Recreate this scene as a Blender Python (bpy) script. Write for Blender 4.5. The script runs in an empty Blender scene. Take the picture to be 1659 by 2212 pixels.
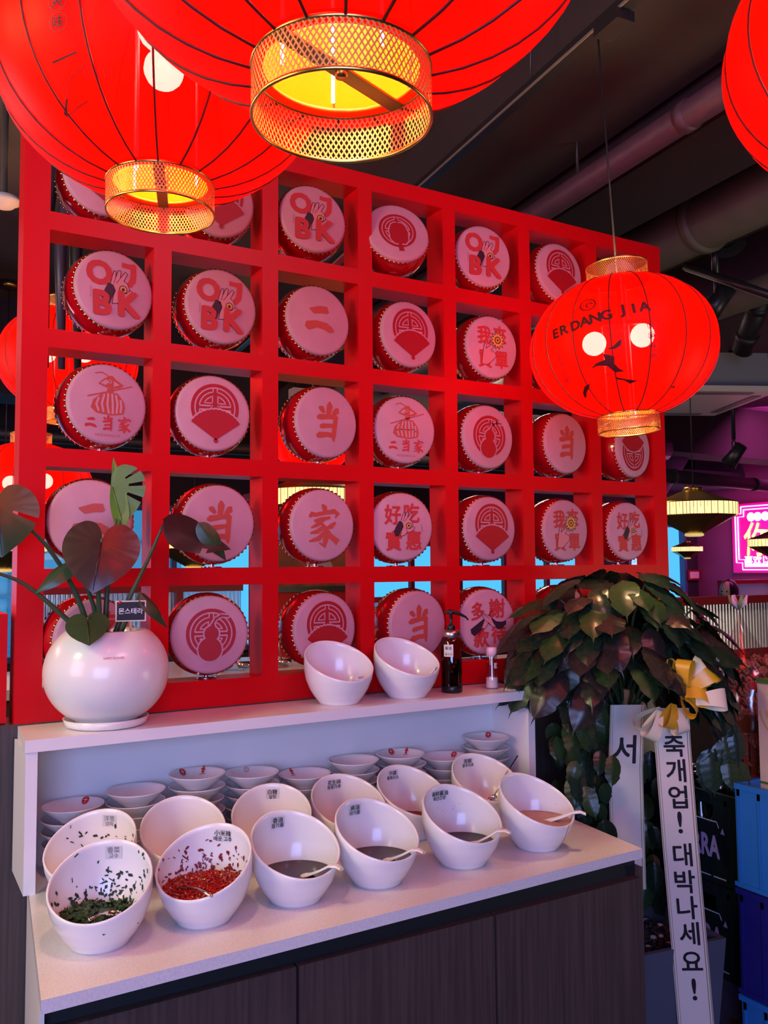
import bpy, bmesh, math, random
from mathutils import Vector, Matrix, noise
from mathutils.geometry import tessellate_polygon
random.seed(7)
PI = math.pi
SC = bpy.context.scene
COL = SC.collection
RAD = math.radians

# ------------------------------------------------------------------ camera
CAM = Vector((-0.328, -2.186, 1.551))
yaw, pitch, roll = RAD(30.0), RAD(3.7), RAD(-0.45)
F_ = Vector((math.sin(yaw)*math.cos(pitch), math.cos(yaw)*math.cos(pitch), math.sin(pitch)))
R_ = Vector((math.cos(yaw), -math.sin(yaw), 0))
U_ = R_.cross(F_)
R2 = R_*math.cos(roll) + U_*math.sin(roll)
U2 = -R_*math.sin(roll) + U_*math.cos(roll)
cd = bpy.data.cameras.new('camera'); cam = bpy.data.objects.new('camera', cd); COL.objects.link(cam)
M = Matrix((R2, U2, -F_)).transposed().to_4x4(); M.translation = CAM
cam.matrix_world = M
cd.sensor_fit = 'HORIZONTAL'; cd.sensor_width = 36.0; cd.lens = 1865.4*36/1659
cd.clip_start = 0.05
SC.camera = cam

# ------------------------------------------------------------------ world (daylight seen through the far windows)
w = bpy.data.worlds.new('sky'); SC.world = w; w.use_nodes = True
bg = w.node_tree.nodes['Background']; bg.inputs[0].default_value = (0.075, 0.42, 0.80, 1); bg.inputs[1].default_value = 1.75
SC.view_settings.view_transform = 'Standard'
try: SC.view_settings.look = 'None'
except Exception: pass
SC.view_settings.gamma = 1.0; SC.view_settings.exposure = 0.0; SC.view_settings.use_curve_mapping = False
SC.cycles.max_bounces = 6; SC.cycles.diffuse_bounces = 3; SC.cycles.glossy_bounces = 3
SC.cycles.transmission_bounces = 6; SC.cycles.transparent_max_bounces = 16
SC.cycles.sample_clamp_indirect = 4.0

def area(name, loc, target, size, energy, color, sy=None):
    l = bpy.data.lights.new(name, 'AREA'); l.energy = energy; l.color = color; l.size = size
    if sy: l.shape = 'RECTANGLE'; l.size_y = sy
    o = bpy.data.objects.new(name, l); COL.objects.link(o); o.location = loc
    o.rotation_euler = (Vector(target)-Vector(loc)).to_track_quat('-Z', 'Y').to_euler()
    return o
def point(name, loc, energy, color, r=.05, parent=None):
    l = bpy.data.lights.new(name, 'POINT'); l.energy = energy; l.color = color; l.shadow_soft_size = r
    o = bpy.data.objects.new(name, l); COL.objects.link(o); o.location = loc
    if parent: o.parent = parent
    return o
# cool daylight from the shop front behind the photographer, a pink ceiling strip, a warm lamp on the left
area('shopfront_daylight', (-1.5, -4.6, 1.7), (0.6, 0, 1.3), 2.6, 170, (0.34, 0.45, 1.0), 1.8)
area('ceiling_strip_light', (1.3, -2.2, 3.25), (0.9, -0.1, 1.2), 1.6, 30, (1.0, 0.30, 0.48), 0.4)
area('warm_spot_light', (-1.5, -0.55, 2.5), (0.1, -0.3, 1.1), 0.35, 14, (0.95, 1.0, 0.42))
area('left_jamb_fill', (-2.7, -1.3, 2.0), (1.0, 0, 1.9), 1.2, 46, (1.0, 0.62, 0.66), 1.6)  # added fill, no window here; brightens jambs and drum sides from the left
area('rear_jamb_fill', (-1.9, 1.9, 2.0), (1.2, 0.05, 1.9), 1.0, 42, (1.0, 0.50, 0.55), 1.4)  # added fill behind the lattice to brighten the jamb faces
area('pink_wall_wash', (8.3, 3.4, 3.1), (9.4, 4.6, 1.4), 1.2, 60, (1.0, 0.12, 0.6))
area('hall_fill', (3.2, 3.0, 3.2), (3.2, 3.0, 0), 1.6, 110, (1.0, 0.70, 0.62))  # added fill without a fixture, lifts the hall and its fluted glass
area('ceiling_bounce_fill', (3.9, -1.9, 0.8), (3.0, 0.6, 3.4), 1.4, 26, (1.0, 0.85, 0.62))  # added out-of-frame fill, imitates floor bounce on the ceiling

# ------------------------------------------------------------------ materials
MATS = {}
def mat(name, col, rough=.5, metal=0, emit=None, es=1.0, spec=.5, coat=0, noisy=0, nscale=20, bump=0, bscale=80, trans=0, ior=1.45, alpha=1, stretch=None, col2=None, sheen=0):
    if name in MATS: return MATS[name]
    m = bpy.data.materials.new(name); m.use_nodes = True; nt = m.node_tree; b = nt.nodes['Principled BSDF']
    b.inputs['Base Color'].default_value = (*col, 1); b.inputs['Roughness'].default_value = rough
    b.inputs['Metallic'].default_value = metal; b.inputs['Specular IOR Level'].default_value = spec
    b.inputs['Coat Weight'].default_value = coat; b.inputs['Transmission Weight'].default_value = trans
    b.inputs['IOR'].default_value = ior; b.inputs['Alpha'].default_value = alpha
    if emit: b.inputs['Emission Color'].default_value = (*emit, 1); b.inputs['Emission Strength'].default_value = es
    tc = nt.nodes.new('ShaderNodeTexCoord'); mp = nt.nodes.new('ShaderNodeMapping')
    nt.links.new(tc.outputs['Object'], mp.inputs[0])
    if stretch: mp.inputs['Scale'].default_value = stretch
    if noisy or col2:
        n = nt.nodes.new('ShaderNodeTexNoise'); n.inputs['Scale'].default_value = nscale; n.inputs['Detail'].default_value = 5
        nt.links.new(mp.outputs[0], n.inputs['Vector'])
        r = nt.nodes.new('ShaderNodeValToRGB'); c2 = col2 or tuple(c*(1-noisy) for c in col)
        r.color_ramp.elements[0].position = .32; r.color_ramp.elements[1].position = .68
        r.color_ramp.elements[0].color = (*c2, 1); r.color_ramp.elements[1].color = (*col, 1)
        nt.links.new(n.outputs['Fac'], r.inputs[0]); nt.links.new(r.outputs[0], b.inputs['Base Color'])
    if bump:
        n = nt.nodes.new('ShaderNodeTexNoise'); n.inputs['Scale'].default_value = bscale
        nt.links.new(mp.outputs[0], n.inputs['Vector'])
        bp = nt.nodes.new('ShaderNodeBump'); bp.inputs['Strength'].default_value = bump; bp.inputs['Distance'].default_value = .002
        nt.links.new(n.outputs['Fac'], bp.inputs['Height']); nt.links.new(bp.outputs[0], b.inputs['Normal'])
    MATS[name] = m
    return m
def glassmat(name, tint, fac=.12, rough=.02, tl=0.0):
    """thin pane: mostly transparent, part gloss, part diffuse-translucent"""
    m = bpy.data.materials.new(name); m.use_nodes = True; nt = m.node_tree; nt.nodes.clear()
    out = nt.nodes.new('ShaderNodeOutputMaterial'); t = nt.nodes.new('ShaderNodeBsdfTransparent'); g = nt.nodes.new('ShaderNodeBsdfGlossy')
    t.inputs[0].default_value = (*tint, 1); g.inputs['Roughness'].default_value = rough
    mx = nt.nodes.new('ShaderNodeMixShader'); mx.inputs[0].default_value = fac
    nt.links.new(t.outputs[0], mx.inputs[1]); nt.links.new(g.outputs[0], mx.inputs[2])
    last = mx
    if tl:
        d = nt.nodes.new('ShaderNodeBsdfTranslucent'); d.inputs[0].default_value = (.8, .8, .8, 1)
        m2 = nt.nodes.new('ShaderNodeMixShader'); m2.inputs[0].default_value = tl
        nt.links.new(mx.outputs[0], m2.inputs[1]); nt.links.new(d.outputs[0], m2.inputs[2]); last = m2
    nt.links.new(last.outputs[0], out.inputs[0]); MATS[name] = m
    return m
def fabric_mat():
    """red cloth: lit shade outside, orange inner face, slightly see-through"""
    m = bpy.data.materials.new('lantern_fabric'); m.use_nodes = True; nt = m.node_tree; nt.nodes.clear()
    N = nt.nodes.new; L = nt.links.new
    out = N('ShaderNodeOutputMaterial'); tr = N('ShaderNodeBsdfTranslucent'); df = N('ShaderNodeBsdfPrincipled')
    tp = N('ShaderNodeBsdfTransparent'); em = N('ShaderNodeEmission'); ge = N('ShaderNodeNewGeometry'); cm = N('ShaderNodeMix'); cm.data_type = 'RGBA'
    tr.inputs[0].default_value = (.8, .0, .0, 1)
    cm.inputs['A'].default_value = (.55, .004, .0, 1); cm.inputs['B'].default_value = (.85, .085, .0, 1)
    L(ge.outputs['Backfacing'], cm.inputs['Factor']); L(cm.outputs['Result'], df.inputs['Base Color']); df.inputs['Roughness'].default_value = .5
    df.inputs['Specular IOR Level'].default_value = .08
    tp.inputs[0].default_value = (1, .030, .045, 1)
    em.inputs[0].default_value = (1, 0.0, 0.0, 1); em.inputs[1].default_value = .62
    m1 = N('ShaderNodeMixShader'); m1.inputs[0].default_value = .035; L(df.outputs[0], m1.inputs[1]); L(tr.outputs[0], m1.inputs[2])
    m2 = N('ShaderNodeMixShader'); m2.inputs[0].default_value = .09; L(m1.outputs[0], m2.inputs[1]); L(tp.outputs[0], m2.inputs[2])
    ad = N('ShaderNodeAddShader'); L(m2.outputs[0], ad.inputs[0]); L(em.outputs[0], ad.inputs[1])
    L(ad.outputs[0], out.inputs[0]); MATS['lantern_fabric'] = m
    return m

RED = mat('red_lacquer', (.56, .002, .006), .34, spec=.24, bump=.05)
HEAD = mat('drum_skin_lantern_tint', (.56, .27, .33), .55, noisy=.12, nscale=14, bump=.1)  # cream skin with the red lantern glow mixed into its base colour
DRUMRED = mat('drum_red_gloss', (.42, .002, .008), .16, coat=.6)
CHROME = mat('chrome', (.75, .7, .72), .15, 1)
STUD = mat('brass_stud', (.62, .36, .16), .25, 1)
GOLD = mat('gold_metal', (.62, .42, .10), .28, 1)
MESHG = mat('gold_mesh', (.72, .38, .10), .5, .55)
GOLDD = mat('dark_gold', (.30, .20, .05), .35, .9)
PDEEP = mat('print_deep_red', (.36, .003, .012), .5)
PSAL = mat('print_salmon', (.50, .028, .028), .5)
PSAL2 = mat('print_faded_red', (.48, .065, .045), .5)
PDARK = mat('print_black', (.03, .008, .02), .5)
PGOLD = mat('print_gold', (.65, .33, .06), .5)
PHAND = mat('print_hand_pink', (.60, .22, .24), .5)
WHITEC = mat('white_ceramic', (.80, .78, .78), .22, coat=.3)
WHITEP = mat('white_plate', (.78, .74, .72), .25, coat=.2)
LAM = mat('white_laminate', (.78, .76, .76), .35)
STONE = mat('white_stone_top', (.76, .72, .72), .22, col2=(.66, .62, .62), nscale=260)
WOOD = mat('dark_wood_veneer', (.075, .052, .046), .42, col2=(.044, .031, .029), nscale=3, stretch=(40, 40, 1.2))
BLACK = mat('black_matte', (.012, .012, .014), .5)
BLACKP = mat('black_plastic', (.010, .012, .014), .3)
INK = mat('black_ink', (.012, .006, .010), .55)
FABRIC = fabric_mat()
RIBM = mat('lantern_rib', (.10, .003, .003), .6)
LPRINT = mat('lantern_print', (.09, .001, .001), .6)
BULB = mat('bulb_glow', (1, .9, .7), .3, emit=(1, .78, .42), es=400)
PAPER = mat('cream_paper', (.72, .66, .60), .6)

# ------------------------------------------------------------------ mesh builder
class MB:
    def __init__(s): s.v = []; s.f = []; s.m = []; s.s = []; s.mats = []
    def mi(s, m):
        if m not in s.mats: s.mats.append(m)
        return s.mats.index(m)
    def add(s, vs, fs, m, smooth=False, xf=None):
        o = len(s.v); k = s.mi(m)
        for p in vs:
            p = Vector(p)
            if xf is not None: p = xf @ p
            s.v.append(p)
        for f in fs: s.f.append(tuple(i+o for i in f)); s.m.append(k); s.s.append(smooth)
        return s
    def hexa(s, p, m, xf=None):  # p: 4 bottom (ccw) + 4 top
        return s.add(p, [(3, 2, 1, 0), (4, 5, 6, 7), (0, 1, 5, 4), (1, 2, 6, 5), (2, 3, 7, 6), (3, 0, 4, 7)], m, False, xf)
    def box(s, x0, x1, y0, y1, z0, z1, m, xf=None):
        return s.hexa([(x0, y0, z0), (x1, y0, z0), (x1, y1, z0), (x0, y1, z0), (x0, y0, z1), (x1, y0, z1), (x1, y1, z1), (x0, y1, z1)], m, xf)
    def lathe(s, prof, n, m, c=(0, 0, 0), xf=None, smooth=True, closed=False):
        vs = []; fs = []; N = len(prof)
        for r, z in prof:
            for i in range(n):
                a = 2*PI*i/n; vs.append((c[0]+r*math.cos(a), c[1]+r*math.sin(a), c[2]+z))
        for k in range(N if closed else N-1):
            k2 = (k+1) % N
            for i in range(n):
                j = (i+1) % n; fs.append((k*n+i, k*n+j, k2*n+j, k2*n+i))
        return s.add(vs, fs, m, smooth, xf)
    def tube(s, pts, r, m, n=8, xf=None, cap=True):
        pts = [Vector(p) for p in pts]; rr = r if isinstance(r, (list, tuple)) else [r]*len(pts)
        vs = []; fs = []; ref = Vector((0, 0, 1))
        up = None
        for i, p in enumerate(pts):
            t = (pts[min(i+1, len(pts)-1)]-pts[max(i-1, 0)]).normalized()
            if up is None:
                up = t.cross(Vector((0, 0, 1)) if abs(t.z) < .9 else Vector((1, 0, 0))).normalized()
            else: up = (up - t*up.dot(t)).normalized()
            b = t.cross(up)
            for k in range(n):
                a = 2*PI*k/n; vs.append(p+(up*math.cos(a)+b*math.sin(a))*rr[i])
        for i in range(len(pts)-1):
            for k in range(n):
                j = (k+1) % n; fs.append((i*n+k, i*n+j, (i+1)*n+j, (i+1)*n+k))
        if cap: fs.append(tuple(range(n))[::-1]); fs.append(tuple((len(pts)-1)*n+k for k in range(n)))
        return s.add(vs, fs, m, True, xf)
    def build(s, name, parent=None, loc=None, kind=None):
        me = bpy.data.meshes.new(name); me.from_pydata([tuple(v) for v in s.v], [], s.f)
        for m in s.mats: me.materials.append(m)
        me.polygons.foreach_set('material_index', s.m); me.polygons.foreach_set('use_smooth', s.s)
        me.update()
        o = bpy.data.objects.new(name, me); COL.objects.link(o)
        if parent: o.parent = parent
        if loc: o.location = loc
        if kind: o['kind'] = kind
        return o
def tag(o, label, cat, group=None, kind=None):
    o['label'] = label; o['category'] = cat
    if group: o['group'] = group
    if kind: o['kind'] = kind
    return o
def thing(name, label, cat, loc=(0, 0, 0), rz=0, group=None):
    o = bpy.data.objects.new(name, None); COL.objects.link(o); o.location = loc; o.rotation_euler = (0, 0, rz)
    o.empty_display_size = .05
    return tag(o, label, cat, group)
def struct(mb, name, parent=None):
    o = mb.build(name, parent)
    if not parent: o['kind'] = 'structure'
    return o
def inst(me, name, parent=None, loc=(0, 0, 0), rot=None, kind=None):
    o = bpy.data.objects.new(name, me); COL.objects.link(o); o.location = loc
    if parent: o.parent = parent
    if rot: o.rotation_euler = rot
    if kind: o['kind'] = kind
    return o

# ------------------------------------------------------------------ flat print helpers
_tc = {}
_fc = bpy.data.curves.new('glyphs', 'FONT'); _fo = bpy.data.objects.new('glyphs', _fc); COL.objects.link(_fo)
def glyphs(body, off=0.0, res=3):
    k = (body, off, res)
    if k in _tc: return _tc[k]
    _fc.body = body; _fc.offset = off; _fc.resolution_u = res
    dg = bpy.context.evaluated_depsgraph_get(); dg.update(); ev = _fo.evaluated_get(dg); me = ev.to_mesh()
    vs = [(v.co.x, v.co.y) for v in me.vertices]; fs = [tuple(p.vertices) for p in me.polygons]; ev.to_mesh_clear()
    x0 = min(p[0] for p in vs); x1 = max(p[0] for p in vs); y0 = min(p[1] for p in vs); y1 = max(p[1] for p in vs)
    cx, cy = (x0+x1)/2, (y0+y1)/2
    _tc[k] = ([(x-cx, y-cy) for x, y in vs], fs, x1-x0, y1-y0)
    return _tc[k]
def refine(vs, fs, mx):
    bm = bmesh.new(); V = [bm.verts.new((x, y, 0)) for x, y in vs]
    for f in fs:
        try: bm.faces.new([V[i] for i in f])
        except ValueError: pass
    bmesh.ops.triangulate(bm, faces=bm.faces[:])
    for _ in range(5):
        es = [e for e in bm.edges if e.calc_length() > mx]
        if not es: break
        bmesh.ops.subdivide_edges(bm, edges=es, cuts=1); bmesh.ops.triangulate(bm, faces=bm.faces[:])
    bm.verts.index_update(); o = ([(v.co.x, v.co.y) for v in bm.verts], [tuple(v.index for v in f.verts) for f in bm.faces]); bm.free()
    return o
class Flat:
    """2-D artwork laid on a surface through a map (u, v, lift) -> point"""
    def __init__(s, fn, mb=None, ref=None): s.fn = fn; s.mb = mb or MB(); s.ref = ref
    def text(s, body, size, cx, cy, m, off=0.0, rot=0, sx=1, lift=0, res=3, ref=None):
        """off: stroke thickening, made with shifted copies of the glyph"""
        vs, fs, wd, hg = glyphs(body, 0, res); c, sn = math.cos(rot), math.sin(rot)
        if ref: vs, fs = refine(vs, fs, ref/size)
        sh = [(0, 0)]+([(off*math.cos(a), off*math.sin(a)) for a in [k*PI/3+.3 for k in range(6)]] if off > 0 else [])
        for q, (dx, dy) in enumerate(sh):
            P = [s.fn(cx+((x+dx)*sx*c-(y+dy)*sn)*size, cy+((x+dx)*sx*sn+(y+dy)*c)*size, lift+.11*q) for x, y in vs]
            s.mb.add(P, fs, m)
    def stroke(s, pts, ws, m, lift=0):
        """tapered brush stroke"""
        L = []; Rr = []
        for i, (x, y) in enumerate(pts):
            x0, y0 = pts[max(i-1, 0)]; x1, y1 = pts[min(i+1, len(pts)-1)]; d = math.hypot(x1-x0, y1-y0) or 1
            nx, ny = -(y1-y0)/d*ws[i]/2, (x1-x0)/d*ws[i]/2; L.append((x+nx, y+ny)); Rr.append((x-nx, y-ny))
        s.k = (getattr(s, 'k', 0)+1) % 12; lift += s.k*.07
        n = len(pts); s.mb.add([s.fn(x, y, lift) for x, y in Rr+L], [(i, i+1, n+i+1, n+i) for i in range(n-1)], m)
    def poly(s, pts, m, lift=0):
        t = tessellate_polygon([[Vector((x, y, 0)) for x, y in pts]])
        fs = []
        for a, b, c in t:
            A, B, Cc = pts[a], pts[b], pts[c]
            cr = (B[0]-A[0])*(Cc[1]-A[1])-(B[1]-A[1])*(Cc[0]-A[0])
            fs.append((a, b, c) if cr > 0 else (a, c, b))
        if s.ref:
            v2, fs = refine(pts, fs, s.ref); s.mb.add([s.fn(x, y, lift) for x, y in v2], fs, m)
        else: s.mb.add([s.fn(x, y, lift) for x, y in pts], fs, m)
    def ring(s, cx, cy, r0, r1, m, a0=0, a1=360, lift=0, n=40):
        vs = []; fs = []
        for i in range(n+1):
            a = RAD(a0+(a1-a0)*i/n)
            vs += [s.fn(cx+r0*math.cos(a), cy+r0*math.sin(a), lift), s.fn(cx+r1*math.cos(a), cy+r1*math.sin(a), lift)]
        for i in range(n): fs.append((2*i, 2*i+1, 2*i+3, 2*i+2))
        s.mb.add(vs, fs, m)
    def line(s, pts, wd, m, lift=0):
        for i in range(len(pts)-1):
            (x0, y0), (x1, y1) = pts[i], pts[i+1]; d = math.hypot(x1-x0, y1-y0) or 1
            nx, ny = -(y1-y0)/d*wd/2, (x1-x0)/d*wd/2; ex, ey = (x1-x0)/d*wd*.3, (y1-y0)/d*wd*.3
            s.mb.add([s.fn(x0-ex-nx, y0-ey-ny, lift), s.fn(x1+ex-nx, y1+ey-ny, lift), s.fn(x1+ex+nx, y1+ey+ny, lift), s.fn(x0-ex+nx, y0-ey+ny, lift)], [(0, 1, 2, 3)], m)
    def rect(s, x0, x1, y0, y1, m, lift=0): s.poly([(x0, y0), (x1, y0), (x1, y1), (x0, y1)], m, lift)

# ================================================================== STRUCTURE
WALLM = mat('dark_wall_paint', (.030, .022, .030), .7, noisy=.2, nscale=3)
CEILM = mat('ceiling_paint_dark', (.085, .075, .050), .85, noisy=.35, nscale=1.5)
PINKW = mat('plum_wall_paint', (.34, .07, .20), .7, noisy=.08, nscale=2)
FLOORM = mat('dark_floor', (.035, .030, .032), .35, noisy=.3, nscale=4)
struct(MB().box(-3, 9.5, -5, 6.1, -.1, 0, FLOORM), 'floor')
struct(MB().box(-3, 9.5, -5, 6.1, 3.40, 3.5, CEILM), 'ceiling')
struct(MB().box(-3.1, -3, -5, 6.1, 0, 3.4, WALLM), 'wall_left')
struct(MB().box(9.4, 9.5, -5, 6.1, 0, 3.4, PINKW), 'wall_right')
struct(MB().box(-3, 9.5, -5.1, -5, 0, 3.4, WALLM), 'wall_front')
# far wall with three window openings
WINS = [(-2.6, 3.00, .75, 2.16), (4.10, 7.35, 1.08, 1.84), (8.05, 9.15, .95, 2.12)]
wb = MB()
xs = [-3]; 
for a, b, z0, z1 in WINS:
    wb.box(xs[-1], a, 6, 6.1, 0, 3.4, WALLM); wb.box(a, b, 6, 6.1, 0, z0, WALLM); wb.box(a, b, 6, 6.1, z1, 3.4, WALLM); xs.append(b)
wb.box(xs[-1], 9.5, 6, 6.1, 0, 3.4, WALLM)
struct(wb, 'wall_back')
PANE = glassmat('window_pane', (.9, .97, 1.0), .08)
FRAMER = mat('red_window_frame', (.22, .005, .010), .45)
FRAMEB = mat('blue_grey_frame', (.06, .10, .22), .4)
for i, (a, b, z0, z1) in enumerate(WINS):
    fm = [FRAMEB, FRAMER, FRAMEB][i]
    f = MB(); t = .05
    f.box(a, b, 5.97, 6.05, z0, z0+t, fm).box(a, b, 5.97, 6.05, z1-t, z1, fm).box(a, a+t, 5.97, 6.05, z0, z1, fm).box(b-t, b, 5.97, 6.05, z0, z1, fm)
    wo = struct(f, 'window_%d' % (i+1))
    nm = [6, 5, 2][i]
    for k in range(1, nm):
        x = a+(b-a)*k/nm; MB().box(x-.025, x+.025, 5.98, 6.04, z0+t, z1-t, fm).build('mullion', wo)
    for k in range(nm):
        MB().box(a+(b-a)*k/nm+.026, a+(b-a)*(k+1)/nm-.026, 6.0, 6.006, z0+t, z1-t, PANE).build('pane', wo)
# building across the street
FAC = mat('pale_facade', (.75, .78, .80), .6, noisy=.1, nscale=.6)
FACL = mat('facade_joint', (.30, .42, .52), .6)
fo = thing('building', 'pale panelled building across the street seen through far windows', 'building', (0, 9.5, 0))
MB().box(-6, 3.2, 0, 2, -1, 5, FAC).build('wall', fo)
for x in [-4.5+k*1.1 for k in range(7)]: MB().box(x, x+.05, -.02, 0, -1, 5, FACL).build('joint', fo)
for z in (1.9, 1.2, .55): MB().box(-6, 3.2, -.03, 0, z, z+.05, FACL).build('joint', fo)
for x in (-3.6, -1.3, 1.0): MB().box(x, x+.7, -.015, 0, .7, 1.1, FRAMEB).build('window', fo)

# ------------------------------------------------------------------ low dark wall under the lattice + side cabinet faces
hw = MB().box(-.70, 2.13, .0, .12, 0, 1.195, WOOD)
ho = tag(hw.build('low_partition'), 'dark wood low partition wall carrying the red lattice screen', 'partition')
for x0, x1 in ((-.62, -.10),):
    MB().box(x0, x1, -.006, 0, 1.10, 1.13, WOOD).box(x0, x1, -.006, 0, .02, .05, WOOD).box(x0, x0+.03, -.006, 0, .05, 1.10, WOOD).box(x1-.03, x1, -.006, 0, .05, 1.10, WOOD).build('panel_frame', ho)

# ================================================================== LATTICE
lat = thing('lattice_screen', 'tall red lacquered lattice screen with square openings holding drums', 'screen', (0, 0, 0))
T = .092; PX_, WX = .3, .2535
zt = [2.67225-.2907*r for r in range(5)]; zb = [2.42715-.2907*r for r in range(5)]
def bevbox(x0, x1, y0, y1, z0, z1, m): return MB().box(x0, x1, y0, y1, z0, z1, m)
def stile(x0, x1): bevbox(x0, x1, 0, T, 1.195, 2.722, RED).build('stile', lat)
stile(-.060, 0)
for c in range(6): stile(c*PX_+WX, (c+1)*PX_)
stile(6*PX_+WX, 6*PX_+WX+.062)
rails = [(2.67225, 2.722)]+[(zt[r+1], zb[r]) for r in range(4)]+[(1.195, zb[4])]
for z0, z1 in rails:
    for c in range(7): bevbox(c*PX_, c*PX_+WX, 0.0, T, z0, z1, RED).build('rail', lat)

# ================================================================== DRUMS
DR = .0985; DD = .104
X90 = Matrix.Rotation(PI/2, 4, 'X')   # +z -> -y
def drum_meshes():
    out = {}
    b = MB(); pr = [(DR+.001, -DD/2+.004)]
    for k in range(9):
        t = -1+2*k/8; pr.append((DR+.001+.010*(1-t*t), t*(DD/2-.006)))
    pr.append((DR+.001, DD/2-.004))
    b.lathe(pr, 48, DRUMRED, xf=X90); out['body'] = b.build('body').data
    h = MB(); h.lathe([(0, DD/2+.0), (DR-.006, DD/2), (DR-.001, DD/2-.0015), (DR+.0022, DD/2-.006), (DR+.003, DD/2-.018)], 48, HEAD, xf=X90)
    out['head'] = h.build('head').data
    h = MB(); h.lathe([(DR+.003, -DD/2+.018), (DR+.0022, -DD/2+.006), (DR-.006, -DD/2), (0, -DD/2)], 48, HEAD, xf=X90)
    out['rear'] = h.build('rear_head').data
    s = MB()
    for sg in (1, -1):
        for i in range(46):
            a = 2*PI*i/46; c = Vector((math.cos(a), math.sin(a), 0))
            ctr = c*(DR+.0035)+Vector((0, 0, sg*(DD/2-.0125)))
            tz = Vector((0, 0, 1)); tt = c.cross(tz)
            vs = []; 
            for rr, hh in ((.0046, 0), (.0034, .0028)):
                for k in range(6):
                    b_ = 2*PI*k/6; vs.append(ctr+(tz*math.cos(b_)+tt*math.sin(b_))*rr+c*hh)
            vs.append(ctr+c*.004)
            fs = [(k, (k+1) % 6, 6+(k+1) % 6, 6+k) for k in range(6)]+[(6+k, 6+(k+1) % 6, 12) for k in range(6)]
            s.add(vs, fs, STUD, True, X90)
    out['studs'] = s.build('stud_ring').data
    p = MB(); zf = -(.245/2)
    p.lathe([(.0, zf+.003), (.028, zf+.003), (.028, zf), (.0, zf)], 24, CHROME)
    p.lathe([(.006, zf+.003), (.006, -DR-.004), (.010, -DR-.004), (.010, -DR+.002)], 12, CHROME)
    out['stand'] = p.build('stand').data
    for n in ('body', 'head', 'rear_head', 'stud_ring', 'stand'):
        bpy.data.objects.remove(bpy.data.objects[n])
    return out
DM = drum_meshes()
def fmap(u, v, l): return (u*DR, -DD/2-.0006-l*.00035, v*DR)
def seal_disc(F, cx, cy, R, full=True):
    """round longevity seal: ring, then disc with light strokes"""
    F.ring(cx, cy, R*.86, R, PDEEP); F.ring(cx, cy, 0, R*.80, PDEEP)
    a0, a1 = (0, 360)
    g = R*.80; wl = R*.045; lf = 1
    def L(p, w=wl): F.line([(cx+x*g, cy+y*g) for x, y in p], w, HEAD, lf)
    F.ring(cx, cy, g*.79, g*.85, HEAD, 8, 82, lf); F.ring(cx, cy, g*.79, g*.85, HEAD, 98, 172, lf)
    F.ring(cx, cy, g*.79, g*.85, HEAD, 188, 262, lf); F.ring(cx, cy, g*.79, g*.85, HEAD, 278, 352, lf)
    for s in (-1, 1):
        for q in (-1, 1):
            L([(s*.11, q*.80), (s*.11, q*1.0)])
            L([(s*.14, q*.62), (s*.14, q*.24), (s*.56, q*.24)])
            F.ring(cx, cy, g*.57, g*.63, HEAD, *((24, 76) if s*q > 0 and s > 0 else (104, 156) if s < 0 and q > 0 else (204, 256) if s < 0 else (284, 336)), lf, 14)
            L([(s*.80, q*.10), (s*.14, q*.10)], R*.06)
            L([(s*.20, q*.10), (s*.20, 0)], R*.05)
def design_fan(F):
    seal_disc(F, .04, .14, .66)
    pts = [(.06, -.72)]
    n = 26
    for i in range(n+1):
        a = RAD(146-112*i/n); r = .80+(.018 if i % 2 else 0); pts.append((.06+r*math.cos(a), -.72+r*math.sin(a)*1.02))
    big = [(.06+(x-.06)*1.05, -.72+(y+.72)*1.05) for x, y in pts]
    F.poly(big, HEAD, 2); F.poly(pts, PDEEP, 3); F.ring(.06, -.74, 0, .065, PDEEP, lift=3, n=16)
def ell(cx, cy, a, b, n=28): return [(cx+a*math.cos(2*PI*i/n), cy+b*math.sin(2*PI*i/n)) for i in range(n)]
def design_gourd(F):
    seal_disc(F, .03, .03, .66)
    for k, (m, l) in enumerate(((HEAD, 2), (PDEEP, 3))):
        e = .04 if k == 0 else 0
        F.poly(ell(.0, -.38, .31+e, .31+e), m, l); F.poly(ell(.04, .03, .19+e, .20+e), m, l+.1)
        F.poly([(-.10-e, -.2), (.18+e, -.2), (.16+e, .0), (-.06-e, .0)], m, l+.2)
        F.poly([(-.05-e, .12), (.15+e, .12), (.11+e, .30), (.04-e, .30)], m, l+.2)
        F.line([(.06, .27), (.15, .42), (.30, .50), (.48, .48)], .05+2*e, m, l)
def design_lantern(F):
    seal_disc(F, .0, .05, .60)
    p = [(-.20, .26), (-.10, .33), (.16, .33), (.26, .24), (.33, .0), (.30, -.30), (.20, -.42), (-.12, -.42), (-.26, -.28), (-.28, .02)]
    F.poly([(x*1.12, y*1.1) for x, y in p], HEAD, 2); F.poly(p, PDEEP, 3)
    F.poly([(-.03, -.42), (.08, -.42), (.13, -.68), (-.04, -.68)], PDEEP, 3); F.line([(.02, .33), (.02, .52)], .04, PDEEP, 3)
def outline(F, pts, fill, ln=.018, lift=4, col=PDARK):
    F.poly(pts, fill, lift); F.line(pts+[pts[0]], ln, col, lift+.5)
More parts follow.
